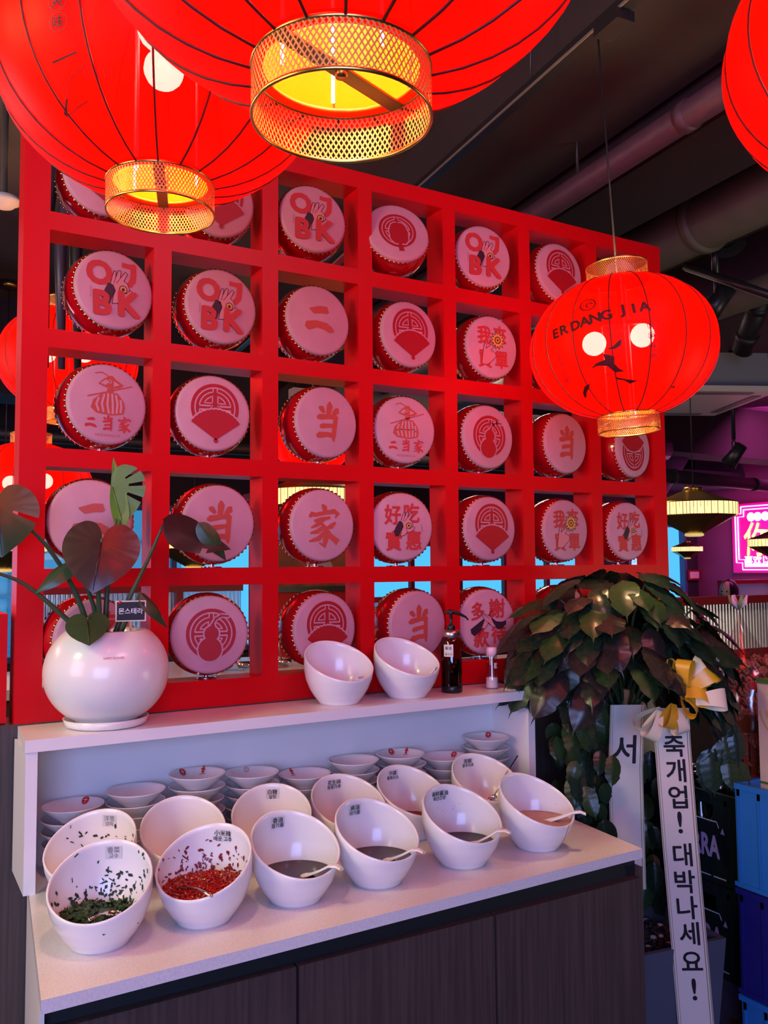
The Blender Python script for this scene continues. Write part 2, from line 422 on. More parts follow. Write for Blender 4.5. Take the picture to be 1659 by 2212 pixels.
def ok_hand(F, ox=0, oy=0, s=1, lift=4):
    T = lambda P: [(ox+x*s, oy+y*s) for x, y in P]
    outline(F, T([(-.30, -.10), (-.16, .12), (-.02, .06), (.02, -.10), (-.04, -.22), (-.12, -.32), (-.20, -.50), (-.34, -.50), (-.40, -.30)]), PDARK, lift=lift)
    outline(F, T([(-.10, .10), (-.02, .34), (.06, .50), (.12, .48), (.08, .30), (.20, .52), (.27, .50), (.22, .28), (.40, .48), (.46, .42), (.32, .20), (.42, .12), (.46, -.04), (.42, -.18), (.30, -.26), (.20, -.34), (.05, -.48), (-.12, -.50), (-.06, -.26), (.02, -.10)]), PHAND, .016, lift)
    outline(F, T(ell(.27, -.06, .12, .12, 8)), PGOLD, .02, lift+1)
    F.poly(T([(.27, .0), (.33, -.06), (.27, -.12), (.21, -.06)]), PDARK, lift+2)
    outline(F, T([(.16, -.16), (.34, -.18), (.48, -.08), (.55, -.12), (.52, -.20), (.36, -.32), (.20, -.34)]), PHAND, .014, lift+1)
    F.line(T([(.08, .30), (.0, .12)]), .012, PDARK, lift+1); F.line(T([(.22, .28), (.08, .12)]), .012, PDARK, lift+1)
def design_letters(F):
    for ch, x, y, sz, r in (('O', -.36, .42, .82, -.12), ('B', -.38, -.36, .84, -.1), ('K', .32, -.38, .88, -.1)):
        F.text(ch, sz, x, y, PSAL, .05, r, 1.0, 1)
    F.stroke([(.26, .66), (.42, .63), (.62, .62)], [.13, .13, .15], PSAL, 1); F.stroke([(.56, .66), (.54, .42), (.50, .26), (.40, .14), (.30, .10)], [.16, .16, .17, .15, .06], PSAL, 1)
    ok_hand(F, -.02, .06, .86, 2)
    F.text('B', .84, -.38, -.36, PSAL, .05, -.1, 1, 7); F.text('K', .88, .32, -.38, PSAL, .05, -.1, 1, 8)
    F.line([(-.62, .06), (-.66, -.22)], .012, PSAL2, 1)
def four(F, a, b, c, d, s=.62):
    F.text(a, s, -.33, .36, PSAL, .03, 0, .9, 1); F.text(b, s, .30, .42, PSAL, .03, 0, .9, 1)
    F.text(c, s, -.30, -.42, PSAL, .03, 0, .9, 1); F.text(d, s, .36, -.40, PSAL, .03, 0, .9, 1)
def design_tasty(F):
    four(F, '好', '吃', '實', '惠'); ok_hand(F, .0, .08, .72, 2)
    F.line([(.62, .08), (.66, -.14)], .01, PDARK, 2)
def design_bill(F):
    four(F, '我', '來', '買', '單')
    st = []
    for i in range(24):
        a = 2*PI*i/24; r = .30 if i % 2 else .19; st.append((.20+r*math.cos(a), .24+r*math.sin(a)))
    outline(F, [(-.40, -.30), (-.34, .02), (-.30, .12), (-.24, .08), (-.26, -.08), (.06, .16), (.13, .08), (-.08, -.12), (.10, -.18), (.14, -.30), (.02, -.42), (-.20, -.60), (-.44, -.60)], PHAND, .016, 2)
    outline(F, st, PGOLD, .016, 4); F.ring(.20, .24, .09, .12, PDARK, lift=6, n=18); F.poly([(.20, .29), (.24, .24), (.20, .19), (.16, .24)], PDARK, 6)
def design_thanks(F):
    F.text('多', .60, -.36, .34, PSAL, .03, 0, .85, 1); F.text('謝', .64, .34, .42, PSAL, .03, 0, .95, 1)
    F.text('款', .60, -.24, -.50, PSAL, .03, 0, .95, 1); F.text('待', .60, .40, -.40, PSAL, .03, 0, .95, 1)
    F.line([(-.34, -.42), (.16, .36)], .07, PDEEP, 2)
    outline(F, [(-.62, -.22), (-.10, .12), (-.02, .02), (-.30, -.30), (-.50, -.42), (-.60, -.34)], PDARK, lift=3)
    outline(F, [(.14, .12), (.30, .0), (.52, -.02), (.66, .02), (.66, -.08), (.52, -.22), (.34, -.22), (.20, -.10)], PDARK, lift=3)
    outline(F, [(-.24, .30), (.10, .16), (.18, .0), (.30, -.18), (.16, -.16), (.02, -.02), (-.10, -.20), (-.24, -.20), (-.12, .06)], PHAND, .014, 4)
    F.line([(-.2, .26), (.06, .10)], .012, PDARK, 5); F.line([(-.08, .04), (.08, -.10)], .012, PDARK, 5)
def ch_er(F, cx, cy, k, m, l=1):
    S = lambda P, W: F.stroke([(cx+x*k, cy+y*k) for x, y in P], [w_*k*1.22 for w_ in W], m, l)
    S([(-.40, .40), (-.22, .34), (.10, .42), (.34, .42), (.42, .30)], [.04, .22, .25, .26, .10])
    S([(-.62, -.30), (-.52, -.32), (-.10, -.20), (.30, -.26), (.52, -.38), (.66, -.44)], [.10, .30, .24, .26, .24, .06])
def ch_dang(F, cx, cy, k, m, l=1):
    S = lambda P, W: F.stroke([(cx+x*k, cy+y*k) for x, y in P], [w_*k*1.22 for w_ in W], m, l)
    S([(.04, .98), (.05, .80), (.0, .36)], [.06, .26, .20]); S([(-.52, .66), (-.40, .62), (-.22, .42)], [.06, .22, .12]); S([(.52, .74), (.44, .60), (.22, .40)], [.06, .26, .10])
    S([(-.60, .14), (-.44, .20), (.10, .28), (.40, .30), (.50, .20)], [.10, .22, .17, .22, .12]); S([(.42, .34), (.38, -.10), (.34, -.60), (.36, -.86)], [.18, .20, .20, .06])
    S([(-.42, -.26), (-.28, -.20), (.10, -.14), (.38, -.12)], [.12, .19, .16, .16]); S([(-.56, -.72), (-.40, -.64), (.0, -.56), (.38, -.58)], [.12, .24, .18, .20])
def ch_jia(F, cx, cy, k, m, l=1):
    S = lambda P, W: F.stroke([(cx+x*k, cy+y*k) for x, y in P], [w_*k*1.22 for w_ in W], m, l)
    S([(-.06, 1.0), (.06, .86), (.10, .68)], [.06, .22, .16]); S([(-.70, .42), (-.56, .56), (-.40, .52), (.10, .62), (.56, .70), (.74, .58), (.60, .40)], [.10, .20, .15, .15, .19, .18, .06])
    S([(-.46, .24), (-.1, .32), (.36, .42)], [.10, .17, .10]); S([(.0, .32), (-.30, .08), (-.62, -.06)], [.16, .16, .05])
    S([(-.1, .14), (.12, -.10), (.14, -.50), (.02, -.86), (-.22, -.72)], [.10, .22, .24, .20, .05])
    S([(.02, -.02), (-.30, -.22), (-.66, -.30)], [.16, .17, .06]); S([(.06, -.26), (-.24, -.54), (-.72, -.66)], [.16, .19, .06])
    S([(.62, .20), (.40, .02), (.18, -.06)], [.08, .20, .10]); S([(.14, -.10), (.36, -.42), (.70, -.66), (.62, -.80)], [.12, .20, .24, .06])
def design_two(F): ch_er(F, .0, .02, .72, PSAL2)
def design_dang(F): ch_dang(F, .02, .0, .62, PSAL2)
def design_jia(F): ch_jia(F, .0, -.04, .64, PSAL2)
def design_sword(F):
    c = PSAL2
    F.line([(-.52, .16), (.62, .52)], .03, c, 1)
    F.poly([(-.26, .50), (-.14, .62), (.0, .72), (.10, .74), (.20, .64), (.40, .52), (.30, .44), (.08, .40), (-.10, .44)], c, 1)
    F.poly([(-.20, .52), (-.06, .63), (.02, .56), (-.08, .48)], HEAD, 2); F.poly([(.14, .60), (.30, .52), (.14, .46)], HEAD, 2)
    F.ring(.04, .58, .03, .05, HEAD, lift=3, n=12)
    F.line([(-.34, .76), (-.16, .80), (.0, .72)], .025, c, 1)
    F.poly([(-.04, .40), (.16, .40), (.12, .28), (.0, .28)], c, 1)
    F.poly([(-.14, .28), (.24, .30), (.40, .10), (.44, -.06), (.40, -.22), (.10, -.28), (-.30, -.24), (-.44, -.12), (-.38, .08)], c, 1)
    for p in ([(-.10, .24), (-.16, .0), (-.12, -.20)], [(.0, .26), (-.02, .0), (.02, -.22)], [(.10, .26), (.12, .0), (.12, -.22)], [(.20, .24), (.24, .02), (.22, -.20)], [(-.24, .14), (-.30, -.02), (-.24, -.18)], [(.32, .12), (.34, -.04), (.32, -.18)]):
        F.line(p, .055, HEAD, 2)
    ch_er(F, -.44, -.50, .23, PSAL); ch_dang(F, .0, -.49, .22, PSAL); ch_jia(F, .42, -.50, .22, PSAL)
    F.text('E R D A N G J I A', .085, 0, -.80, PSAL2, 0, 0, 1.0, 1)
DESIGN = dict(fan=(design_fan, 'a folding fan over a round seal'), gourd=(design_gourd, 'a gourd over a round seal'), lant=(design_lantern, 'a paper lantern over a round seal'),
    ojbk=(design_letters, 'four red capital letters around an OK hand'), tasty=(design_tasty, 'four characters around an OK hand'), bill=(design_bill, 'four characters around a hand holding a gold coin'),
    thanks=(design_thanks, 'four characters around two clasped hands'), two=(design_two, 'two broad horizontal brush strokes'), dang=(design_dang, 'one big red character, three strokes on top'),
    jia=(design_jia, 'one big red character under a roof stroke'), sword=(design_sword, 'a hatted swordsman over three characters'))
PM = {}
for k, (fn, d) in DESIGN.items():
    F = Flat(fmap); fn(F); o = F.mb.build('printed_emblem'); PM[k] = o.data; bpy.data.objects.remove(o)
GRID = [['fan', 'fan', 'ojbk', 'lant', 'ojbk', 'fan', 'tasty'],
        ['ojbk', 'ojbk', 'two', 'fan', 'bill', 'jia', 'dang'],
        ['sword', 'fan', 'dang', 'sword', 'gourd', 'dang', 'fan'],
        ['two', 'dang', 'jia', 'tasty', 'fan', 'bill', 'tasty'],
        ['tasty', 'gourd', 'fan', 'dang', 'thanks', 'two', 'gourd']]
ADJ = {(0, 2): (-.016, 0, -3, 6, -4), (0, 3): (-.034, -.012, -12, 16, -2), (0, 4): (-.012, 0, -4, 3, -3), (0, 5): (0, 0, 2, 3, 0), (0, 6): (0, 0, 6, 0, 0),
       (1, 0): (.022, 0, 8, 2, -7), (1, 1): (.006, 0, 3, 0, -4), (1, 2): (-.006, 0, 2, 3, 0), (1, 3): (-.003, 0, 3, 2, -3), (1, 4): (.010, 0, 0, 0, 0),
       (2, 0): (.008, 0, 8, 0, 0), (2, 1): (-.010, 0, -3, 0, 0), (2, 2): (.012, -.01, 5, 0, 4), (2, 3): (-.014, 0, -4, 0, 0), (2, 4): (-.012, 0, 2, 0, 4), (2, 5): (.008, 0, 6, 0, 0), (2, 6): (.008, -.01, 10, 0, 178),
       (3, 0): (-.018, 0, -5, 0, 0), (3, 1): (.002, 0, 3, 0, 0), (3, 2): (.006, 0, 2, 0, 0), (3, 3): (-.026, 0, -6, 0, 0), (3, 4): (-.009, 0, 1, 0, 0), (3, 5): (.002, 0, 3, 0, 0), (3, 6): (-.010, 0, 2, 0, 0),
       (4, 0): (-.020, -.02, 10, 0, 0), (4, 1): (-.012, 0, -8, 0, 0), (4, 2): (.014, .008, 5, 0, 0), (4, 3): (.022, .006, 2, 0, -3), (4, 4): (-.020, 0, -6, 0, 0), (4, 5): (0, 0, 0, 0, 0), (4, 6): (0, 0, 0, 0, 0)}
ORD = ['first', 'second', 'third', 'fourth', 'fifth', 'sixth', 'seventh']
ROWN = ['top', 'second', 'middle', 'fourth', 'bottom']
for r in range(5):
    for c in range(7):
        k = GRID[r][c]; a = ADJ.get((r, c), (0, 0, 0, 0, 0))
        cx = c*PX_+WX/2+a[0]; cz = (zt[r]+zb[r])/2
        o = thing('drum', 'red drum with %s, %s row, %s column' % (DESIGN[k][1], ROWN[r], ORD[c]), 'drum', (cx, .048+a[1], cz), RAD(a[2]), 'drums standing in the red lattice')
        rot = (RAD(-a[3]), RAD(a[4]), 0)
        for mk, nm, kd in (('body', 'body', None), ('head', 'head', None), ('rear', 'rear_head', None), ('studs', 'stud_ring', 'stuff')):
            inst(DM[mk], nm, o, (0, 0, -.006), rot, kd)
        inst(PM[k], 'printed_emblem', o, (0, 0, -.006), rot)
        inst(DM['stand'], 'stand', o)

# ================================================================== LANTERNS
LR, LH, RR, RH = .25, .188, .083, .046
TM = math.acos((RR/LR)**(1/.86))
def lprof(t): return LR*math.cos(t)**.86, LH*math.sin(t)/math.sin(TM)
NR = 16
def lpoint(ph, t, lift=0):
    r, z = lprof(t); k = abs(math.sin(NR/2*ph)); r = r*(1+.022*math.cos(t)*(k**.8)) + lift
    return Vector((r*math.cos(ph), r*math.sin(ph), z))
def lantern_meshes():
    o = {}
    b = MB(); n = NR*7; nt = 26; vs = []; fs = []
    for i in range(nt+1):
        t = -TM+2*TM*i/nt
        for j in range(n): vs.append(lpoint(2*PI*j/n, t))
    for i in range(nt):
        for j in range(n): j2 = (j+1) % n; fs.append((i*n+j, i*n+j2, (i+1)*n+j2, (i+1)*n+j))
    b.add(vs, fs, FABRIC, True); o['fabric_shade'] = b
    b = MB(); b.tube([lpoint(0, -TM+2*TM*i/20, .0012) for i in range(21)], .0017, RIBM, 5); o['rib'] = b
    for nm, s in (('bottom_ring', -1), ('top_ring', 1)):
        b = MB(); z0 = s*LH; z1 = s*(LH+RH); N = 96
        for hand in (1, -1):
            for i in range(N):
                vs = []; fs = []
                for k in range(7):
                    a = 2*PI*(i+hand*k*.86)/N; z = z0+(z1-z0)*k/6; da = .0112
                    rr = RR+.0004*hand
                    vs += [(rr*math.cos(a-da), rr*math.sin(a-da), z), (rr*math.cos(a+da), rr*math.sin(a+da), z)]
                for k in range(6): fs.append((2*k, 2*k+1, 2*k+3, 2*k+2))
                b.add(vs, fs, MESHG)
        for z, r in ((z0, RR), (z1, RR)):
            b.lathe([(r+.0016*math.cos(q), z+.0022*math.sin(q)) for q in [2*PI*j/8 for j in range(8)]], 64, GOLD, closed=True)
        o[nm] = b
    b = MB(); b.box(-RR, RR, -.0085, .0085, -LH-.002, -LH, GOLDD); b.lathe([(0, -LH-.006), (.006, -LH-.006), (.006, -LH-.001)], 12, GOLD)
    b.lathe([(RR-.001, -LH-.001), (RR-.010, -LH-.001), (RR-.010, -LH+.004), (RR-.001, -LH+.006)], 48, FABRIC); o['cross_strap'] = b
    b = MB()
    for a in (.9, 2.5, 4.6): b.tube([(.055*math.cos(a), .055*math.sin(a), -LH), (.055*math.cos(a), .055*math.sin(a), LH)], .0019, mat('rod_glare_emission', (.9, .9, .9), .3, emit=(1, .85, .8), es=3), 6)  # emission on plain wires imitates the glare of the bulbs
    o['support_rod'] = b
    b = MB()
    for sx, sz in ((-.078, .018), (.058, .034)):
        b.lathe([(.033*math.sin(q)+.0001, sz-.033*math.cos(q)) for q in [PI*j/10 for j in range(11)]], 16, BULB, c=(sx, 0, 0))
    o['bulb'] = b
    b = MB(); b.box(-.055, .055, -.01, .01, .066, .078, GOLDD).tube([(0, 0, .07), (0, 0, LH)], .004, GOLDD, 6); o['bulb_holder'] = b
    out = {}
    for k, v in o.items(): ob = v.build(k); out[k] = ob.data; bpy.data.objects.remove(ob)
    return out
LM = lantern_meshes()
def lmap(ph0, t0, mir=1):
    def f(u, v, l):
        t = t0+v/.235; r, _ = lprof(t); return lpoint(ph0+u/max(r, .1), t, .0022+l*.0004)
    return f
def lantern(cx, cy, cz, label, rz, top, energy=14, tilt=(0, 0), full=True):
    o = thing('lantern', label, 'lantern', (cx, cy, cz), 0, 'red fabric lanterns'); o.rotation_euler = (tilt[0], tilt[1], rz)
    inst(LM['fabric_shade'], 'fabric_shade', o)
    for i in range(NR): inst(LM['rib'], 'rib', o, (0, 0, 0), (0, 0, 2*PI*i/NR))
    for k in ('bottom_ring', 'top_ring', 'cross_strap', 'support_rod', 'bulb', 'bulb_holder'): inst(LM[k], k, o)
    L = point('lantern_light', (0, 0, -.03), energy, (1.0, .66, .26), .035, o)
    MB().tube([(0, 0, LH), (0, 0, top-cz)], .0028, BLACK, 6).build('cord', o)
    return o
lanA = lantern(.028, -1.497, 2.200, 'largest red lantern at the top centre, nearest the camera', .35, 3.40, 3)
lanB = lantern(.034, -.863, 2.345, 'red lantern at the upper left in front of the lattice', 1.25, 3.40, 3)
lanC = lantern(1.436, -.467, 2.155, 'red lantern with black lettering hanging before the right of the lattice', RAD(-30), 3.05, 3, (0, RAD(-3)))
lanD = lantern(.935, -1.53, 2.30, 'red lantern cut off by the right edge at the top', 0, 3.40, 1)
lanE = lantern(.254, 1.203, 2.342, 'red lantern behind the left edge of the lattice, upper one', 0, 3.40, 1)
lanF = lantern(.20, 1.74, 1.900, 'red lantern behind the lower left of the lattice', 0, 3.40, 1)
lanG = lantern(2.05, 2.85, 2.36, 'red lantern far behind the third column of the lattice', 0, 3.40, 1)
# lettering on lantern C and swordsman print
def toward(o): d = CAM-o.location; return math.atan2(d.y, d.x)
def lprint(o, rz, base):
    a0 = toward(o)-rz
    mb = MB()
    f = Flat(lmap(a0+base, 0), mb, .010)
    for i, ch in enumerate('ERDANGJIA'):
        u = (-.172+i*.0270+(.006 if i > 1 else 0)+(.012 if i > 5 else 0)); f.text(ch, .043, u, .020+.0042*i, LPRINT, .05, .10, .95, 0, 3, .010)
    f.ring(-.075, .088, .018, .022, LPRINT, 20, 380, n=24); f.ring(-.071, .086, .006, .010, LPRINT, 0, 270, n=16); f.line([(-.105, .086), (-.084, .086)], .003, LPRINT)
    fn0 = f.fn; f.fn = lambda u, v, l: fn0(u, v-.062, l)
    # vertical small characters
    f.fn = fn0
    for i, ch in enumerate('鲜麻辣香'): f.text(ch, .016, .076, -.008-.030*i, LPRINT, .015); f.ring(.076, -.008-.030*i, .0105, .0117, LPRINT, n=16)
    for i, ch in enumerate('正宗火锅'): f.text(ch, .017, -.168+.004*i, -.055-.026*i, LPRINT, .02)
    # brush figure of a swordsman
    f.poly([(-0.0466, -0.0756), (-0.0296, -0.0819), (-0.0189, -0.0883), (-0.0211, -0.1096), (-0.0104, -0.1267), (0.0024, -0.1395), (-0.0211, -0.1373), (-0.0381, -0.1147), (-0.0637, -0.1096), (-0.0807, -0.1160), (-0.0658, -0.1011), (-0.0424, -0.0934)], LPRINT)
    f.poly([(-0.1105, -0.2076), (-0.1127, -0.1863), (-0.1041, -0.1650), (-0.0892, -0.1608), (-0.0914, -0.1735), (-0.1012, -0.1884), (-0.1041, -0.2055)], LPRINT)
    f.poly([(-0.0211, -0.1522), (0.0045, -0.1650), (0.0301, -0.1735), (0.0130, -0.1829), (0.0002, -0.1693), (-0.0189, -0.1608)], LPRINT)
    f.poly([(0.0015, -0.0393), (-0.0010, -0.0585), (-0.0168, -0.0670), (-0.0381, -0.0636), (-0.0202, -0.0568), (-0.0083, -0.0457)], LPRINT)
    f.poly([(0.1153, -0.1999), (0.1344, -0.1948), (0.1302, -0.2042)], LPRINT)
    f.line([(-0.0977, -0.1650), (-0.0637, -0.1403), (-0.0168, -0.1386)], .0016, LPRINT)
    f.line([(-0.0424, -0.1395), (0.0045, -0.1714)], .0016, LPRINT)
    f.line([(0.0258, -0.1714), (0.0471, -0.1842)], .0016, LPRINT)
    for q in range(11): f.line([(-.045+q*.007, -.005-.001*q), (-.028+q*.006, -.030+.0015*q)], .0009, LPRINT)
    mb.build('printed_lettering', o, None, 'stuff')
lprint(lanC, RAD(-30), -.02)
def lprint2(o, rz, du, dv, letters='鲜爽味'):
    mb = MB(); f = Flat(lmap(toward(o)-rz, 0), mb, .010)
    for i, ch in enumerate(letters): f.text(ch, .019, du, dv-.029*i, LPRINT, .02); f.ring(du, dv-.029*i, .0125, .0137, LPRINT, n=20)
    f.line([(du-.014, dv-.108), (du+.024, dv-.102)], .003, LPRINT)
    f.poly([(du-.012, dv-.176), (du-.002, dv-.160), (du+.004, dv-.158), (du-.002, dv-.170), (du-.006, dv-.182)], LPRINT)
    f.line([(du-.006, dv-.182), (du+.016, dv-.176), (du+.036, dv-.170)], .0016, LPRINT); f.line([(du+.034, dv-.122), (du+.010, dv-.136), (du-.004, dv-.160)], .0012, LPRINT)
    for q in range(9): f.line([(du+.030+q*.006, dv-.118-.002*q), (du+.038+q*.005, dv-.140)], .0008, LPRINT)
    mb.build('printed_lettering', o, None, 'stuff')
lprint2(lanB, 1.25, -.138, -.028)
mbA = MB(); fA = Flat(lmap(toward(lanA)-.35, 0), mbA, .010)
fA.poly([(.086, -.065), (.118, -.055), (.132, -.025), (.138, -.075), (.118, -.100), (.112, -.085)], LPRINT)
fA.poly([(-.105, -.150), (-.095, -.135), (-.082, -.146), (-.060, -.152), (-.085, -.156)], LPRINT)
mbA.build('printed_lettering', lanA)

# ================================================================== COUNTER
ZW, ZS = .870, 1.19175
cab = thing('counter_cabinet', 'dark wood counter cabinet with three tall doors under the stone worktop', 'cabinet', (0, 0, 0))
MB().hexa([(-.080, -.60, 0), (1.262, -.60, 0), (1.320, -.012, 0), (-.020, -.012, 0), (-.080, -.60, .848), (1.262, -.60, .848), (1.320, -.012, .848), (-.020, -.012, .848)], BLACK).build('carcass', cab)
MB().hexa([(-.092, -.655, 0), (-.086, -.655, 0), (-.0205, -.012, 0), (-.0265, -.012, 0), (-.092, -.655, .848), (-.086, -.655, .848), (-.0205, -.012, .848), (-.0265, -.012, .848)], LAM).build('side_panel', cab)
for x0, x1 in ((-.086, .360), (.366, .823), (.829, 1.262)):
    MB().box(x0, x1, -.652, -.632, .04, .805, WOOD).build('door', cab)
MB().box(-.085, 1.262, -.632, -.60, .04, .84, BLACK).build('grip_channel', cab)
MB().box(1.262, 1.266, -.652, -.012, .0, .83, WOOD).build('side_panel', cab)
wt = MB().hexa([(-.096, -.684, ZW-.022), (1.272, -.648, ZW-.022), (1.335, -.012, ZW-.022), (-.030, -.012, ZW-.022), (-.096, -.684, ZW), (1.272, -.648, ZW), (1.335, -.012, ZW), (-.030, -.012, ZW)], STONE).build('worktop')
tag(wt, 'white speckled stone worktop holding the sauce bowls', 'worktop')
sh = thing('raised_shelf', 'white open shelf box along the back of the worktop', 'shelf', (0, 0, 0))
ST = .026
MB().hexa([(-.062, -.200, ZS-ST), (1.331, -.193, ZS-ST), (1.331, -.003, ZS-ST), (-.052, -.003, ZS-ST), (-.062, -.200, ZS), (1.331, -.193, ZS), (1.331, -.003, ZS), (-.052, -.003, ZS)], LAM).build('top_board', sh)
MB().box(-.060, -.036, -.197, -.016, ZW, ZS-ST-.0005, LAM).build('side_board', sh)
MB().box(1.303, 1.327, -.191, -.016, ZW, ZS-ST-.0005, LAM).build('side_board', sh)
MB().box(-.036, 1.303, -.016, -.004, ZW, ZS-ST-.0005, LAM).build('back_board', sh)
MB().lathe([(0, 0), (.006, 0), (.006, .004), (0, .004)], 12, CHROME, c=(1.285, -.14, ZS-ST-.006)).build('screw', sh)

# ------------------------------------------------------------------ slanted sauce bowls
BR = .0935
def bprof(z):
    pts = [(0, .052), (.004, .054), (.006, .0545), (.020, .066), (.040, .0785), (.065, .0885), (.090, .0930), (.115, .0935), (.140, .0915), (.175, .087)]
    for (a, ra), (b, rb) in zip(pts, pts[1:]):
        if z <= b: return ra+(rb-ra)*(z-a)/(b-a)
    return pts[-1][1]
def rimz(a, h0=.1125, h1=.046):   # a measured from +Y (back)
    return h0+h1*math.cos(a)
def bowl_mesh(h0=.1125, h1=.046):
    b = MB(); n = 64; rings = []
    K = 14
    for k in range(K+1): rings.append(('o', k/K))
    rings.append(('r', 0))
    for k in range(K, -1, -1): rings.append(('i', k/K))
    vs = []; fs = []
    for typ, t in rings:
        for j in range(n):
            a = 2*PI*j/n; zr = rimz(a, h0, h1)
            if typ == 'o': z = t*zr; r = bprof(z)
            elif typ == 'r': z = zr+.0018; r = bprof(zr)-.002
            else: z = .010+t*(zr-.010); r = bprof(z)-.0042
            vs.append((r*math.sin(a), r*math.cos(a), z))
    m = len(rings)
    for i in range(m-1):
        for j in range(n): j2 = (j+1) % n; fs.append((i*n+j2, i*n+j, (i+1)*n+j, (i+1)*n+j2))
    c = len(vs); vs.append((0, 0, .008)); vs.append((0, 0, .002))
    for j in range(n): j2 = (j+1) % n; fs.append(((m-1)*n+j2, (m-1)*n+j, c)); fs.append((j, j2, c+1))
    b.add(vs, fs, WHITEC, True); o = b.build('bowl'); me = o.data; bpy.data.objects.remove(o)
    return me
BMESH = bowl_mesh()
STICK = mat('label_film', (.62, .62, .60), .4)
def bowl(x, y, z, rz, label, lines=None, sticker=True, faded=False, grp='slanted white sauce bowls'):
    o = thing('sauce_bowl', label, 'bowl', (x, y, z), rz, grp)
    inst(BMESH, 'bowl_body', o)
    if lines:
        def f(u, v, l):
            zz = v; r = bprof(zz)-.0050-.0003*l; a = u/r; return (r*math.sin(a), r*math.cos(a), zz)
        F = Flat(f); zc = rimz(0)-.024
        if sticker:
            for i in range(4): F.rect(-.016+i*.008, -.008+i*.008, zc-.012, zc+.012, STICK, 0)
        m = mat('faded_ink', (.22, .20, .24), .5) if faded else INK
        F.text(lines[0], .0125, 0, zc+.0045, m, .018, 0, 1, 1, 2); F.text(lines[1], .0105, 0, zc-.007, m, .018, 0, 1, 1, 2)
        F.mb.build('label_sticker', o)
    return o
FY = -.508
front = [(.030, FY-.004, -28, 'herb bowl with chopped green leaves, front row far left', ('香菜', '고수'), True),
         (.228, FY, -44, 'bowl of chopped red chili, second in the front row', ('小米辣', '매운 고추'), False),
         (.424, FY+.003, 2, 'bowl of dark sauce beside the chili bowl, third in the front row', ('香油', '참기름'), True),
         (.618, FY+.002, 6, 'bowl of brown sauce with large black label, fourth in the front row', ('麻油', '마기름'), True),
         (.846, FY+.004, 4, 'bowl of near-black sauce, fifth in the front row', ('海鲜酱油', '해선간장'), True),
         (1.070, FY+.006, 10, 'unlabelled bowl of beige paste with a dried drip, front row far right', None, False)]
FB = []
for x, y, r, lb, ln, fd in front: FB.append(bowl(x, y, ZW, RAD(r), 'slanted white '+lb, ln, True, fd and ln and ln[0] == '香菜'))
BY = -.252
back = [(.058, BY-.030, -38, 'nearly empty bowl with dark flecks, back row far left', ('洋葱', '양파'), True),
        (.258, BY-.020, -14, 'orange-stained empty bowl, second in the back row', None, False),
        (.468, BY-.020, -24, 'bowl behind the dark sauce with black label on pale inside', ('白糖', '설탕'), False),
        (.670, BY-.022, -2, 'bowl with tan nut crumbs, fourth in the back row', ('花生碎', '땅콩가루'), False),
        (.858, BY-.016, 6, 'bowl of rust red chili powder, fifth in the back row', ('干碟', '특제소스'), False),
        (1.098, BY-.004, -2, 'bowl with grey label and thin handle sticking out, back row far right', ('陈醋', '중국식초'), False)]
BB = []
for x, y, r, lb, ln, fd in back: BB.append(bowl(x, y, ZW, RAD(r), 'slanted white '+lb, ln, True, fd))
bowl(.730, -.106, ZS, RAD(2), 'slanted empty white bowl on the shelf, left one', None)
bowl(.943, -.106, ZS, RAD(6), 'slanted empty white bowl on the shelf beside the pump bottle', None)

# contents
def liquid(b, zl, m, name, label, ripple=0):
    mb = MB(); n = 40; R = bprof(zl)-.0045; vs = [(0, 0, zl)]; fs = []
    for k in (1, 2, 3):
        for j in range(n):
            a = 2*PI*j/n; r = R*k/3; vs.append((r*math.sin(a), r*math.cos(a), zl+ripple*(noise.noise(Vector((r*60*math.sin(a), r*60*math.cos(a), 3)))) + (.0008 if k == 3 else 0)))
    for j in range(n):
        j2 = (j+1) % n; fs.append((0, 1+j2, 1+j))
        for k in (0, 1): fs.append((1+k*n+j, 1+k*n+j2, 1+(k+1)*n+j2, 1+(k+1)*n+j))
    mb.add(vs, fs, m, True); o = mb.build(name, None, tuple(b.location)); o.rotation_euler = b.rotation_euler
    return tag(o, label, 'food', None, 'stuff')
SAUCE = mat('dark_sauce', (.016, .006, .005), .14, spec=.18)
SAUCE2 = mat('brown_sauce', (.036, .014, .009), .14, spec=.18)
PASTE = mat('beige_paste', (.42, .17, .12), .45, noisy=.25, nscale=60, bump=.4)
POWD = mat('chili_powder', (.22, .035, .012), .8, noisy=.5, nscale=260, bump=.6)
NUT = mat('nut_crumbs', (.50, .26, .14), .7, noisy=.4, nscale=220, bump=.6)
STAIN = mat('orange_stain', (.75, .36, .22), .4, noisy=.2, nscale=50)
CHIL = mat('chopped_chili', (.42, .010, .008), .25, noisy=.5, nscale=120)
CHIS = mat('chili_seed', (.62, .33, .08), .4)
HERB = mat('chopped_herb', (.030, .085, .022), .5, noisy=.4, nscale=90)
HERBD = mat('dried_herb', (.012, .030, .012), .6)
liquid(FB[2], .052, SAUCE2, 'sesame_sauce', 'dark reddish sauce in the third front bowl')
liquid(FB[3], .050, SAUCE2, 'sesame_sauce', 'brown glossy sauce in the fourth front bowl')
liquid(FB[4], .046, SAUCE, 'soy_sauce', 'near-black sauce in the fifth front bowl')
liquid(FB[5], .062, PASTE, 'nut_paste', 'beige paste filling the far right front bowl', .003)
liquid(BB[4], .040, POWD, 'chili_powder', 'rust red chili powder in a back row bowl', .010)
liquid(BB[3], .034, NUT, 'nut_crumbs', 'tan nut crumbs in the fourth back bowl', .006)
liquid(BB[1], .030, STAIN, 'garlic_remains', 'orange garlic remains in the second back bowl', .006)
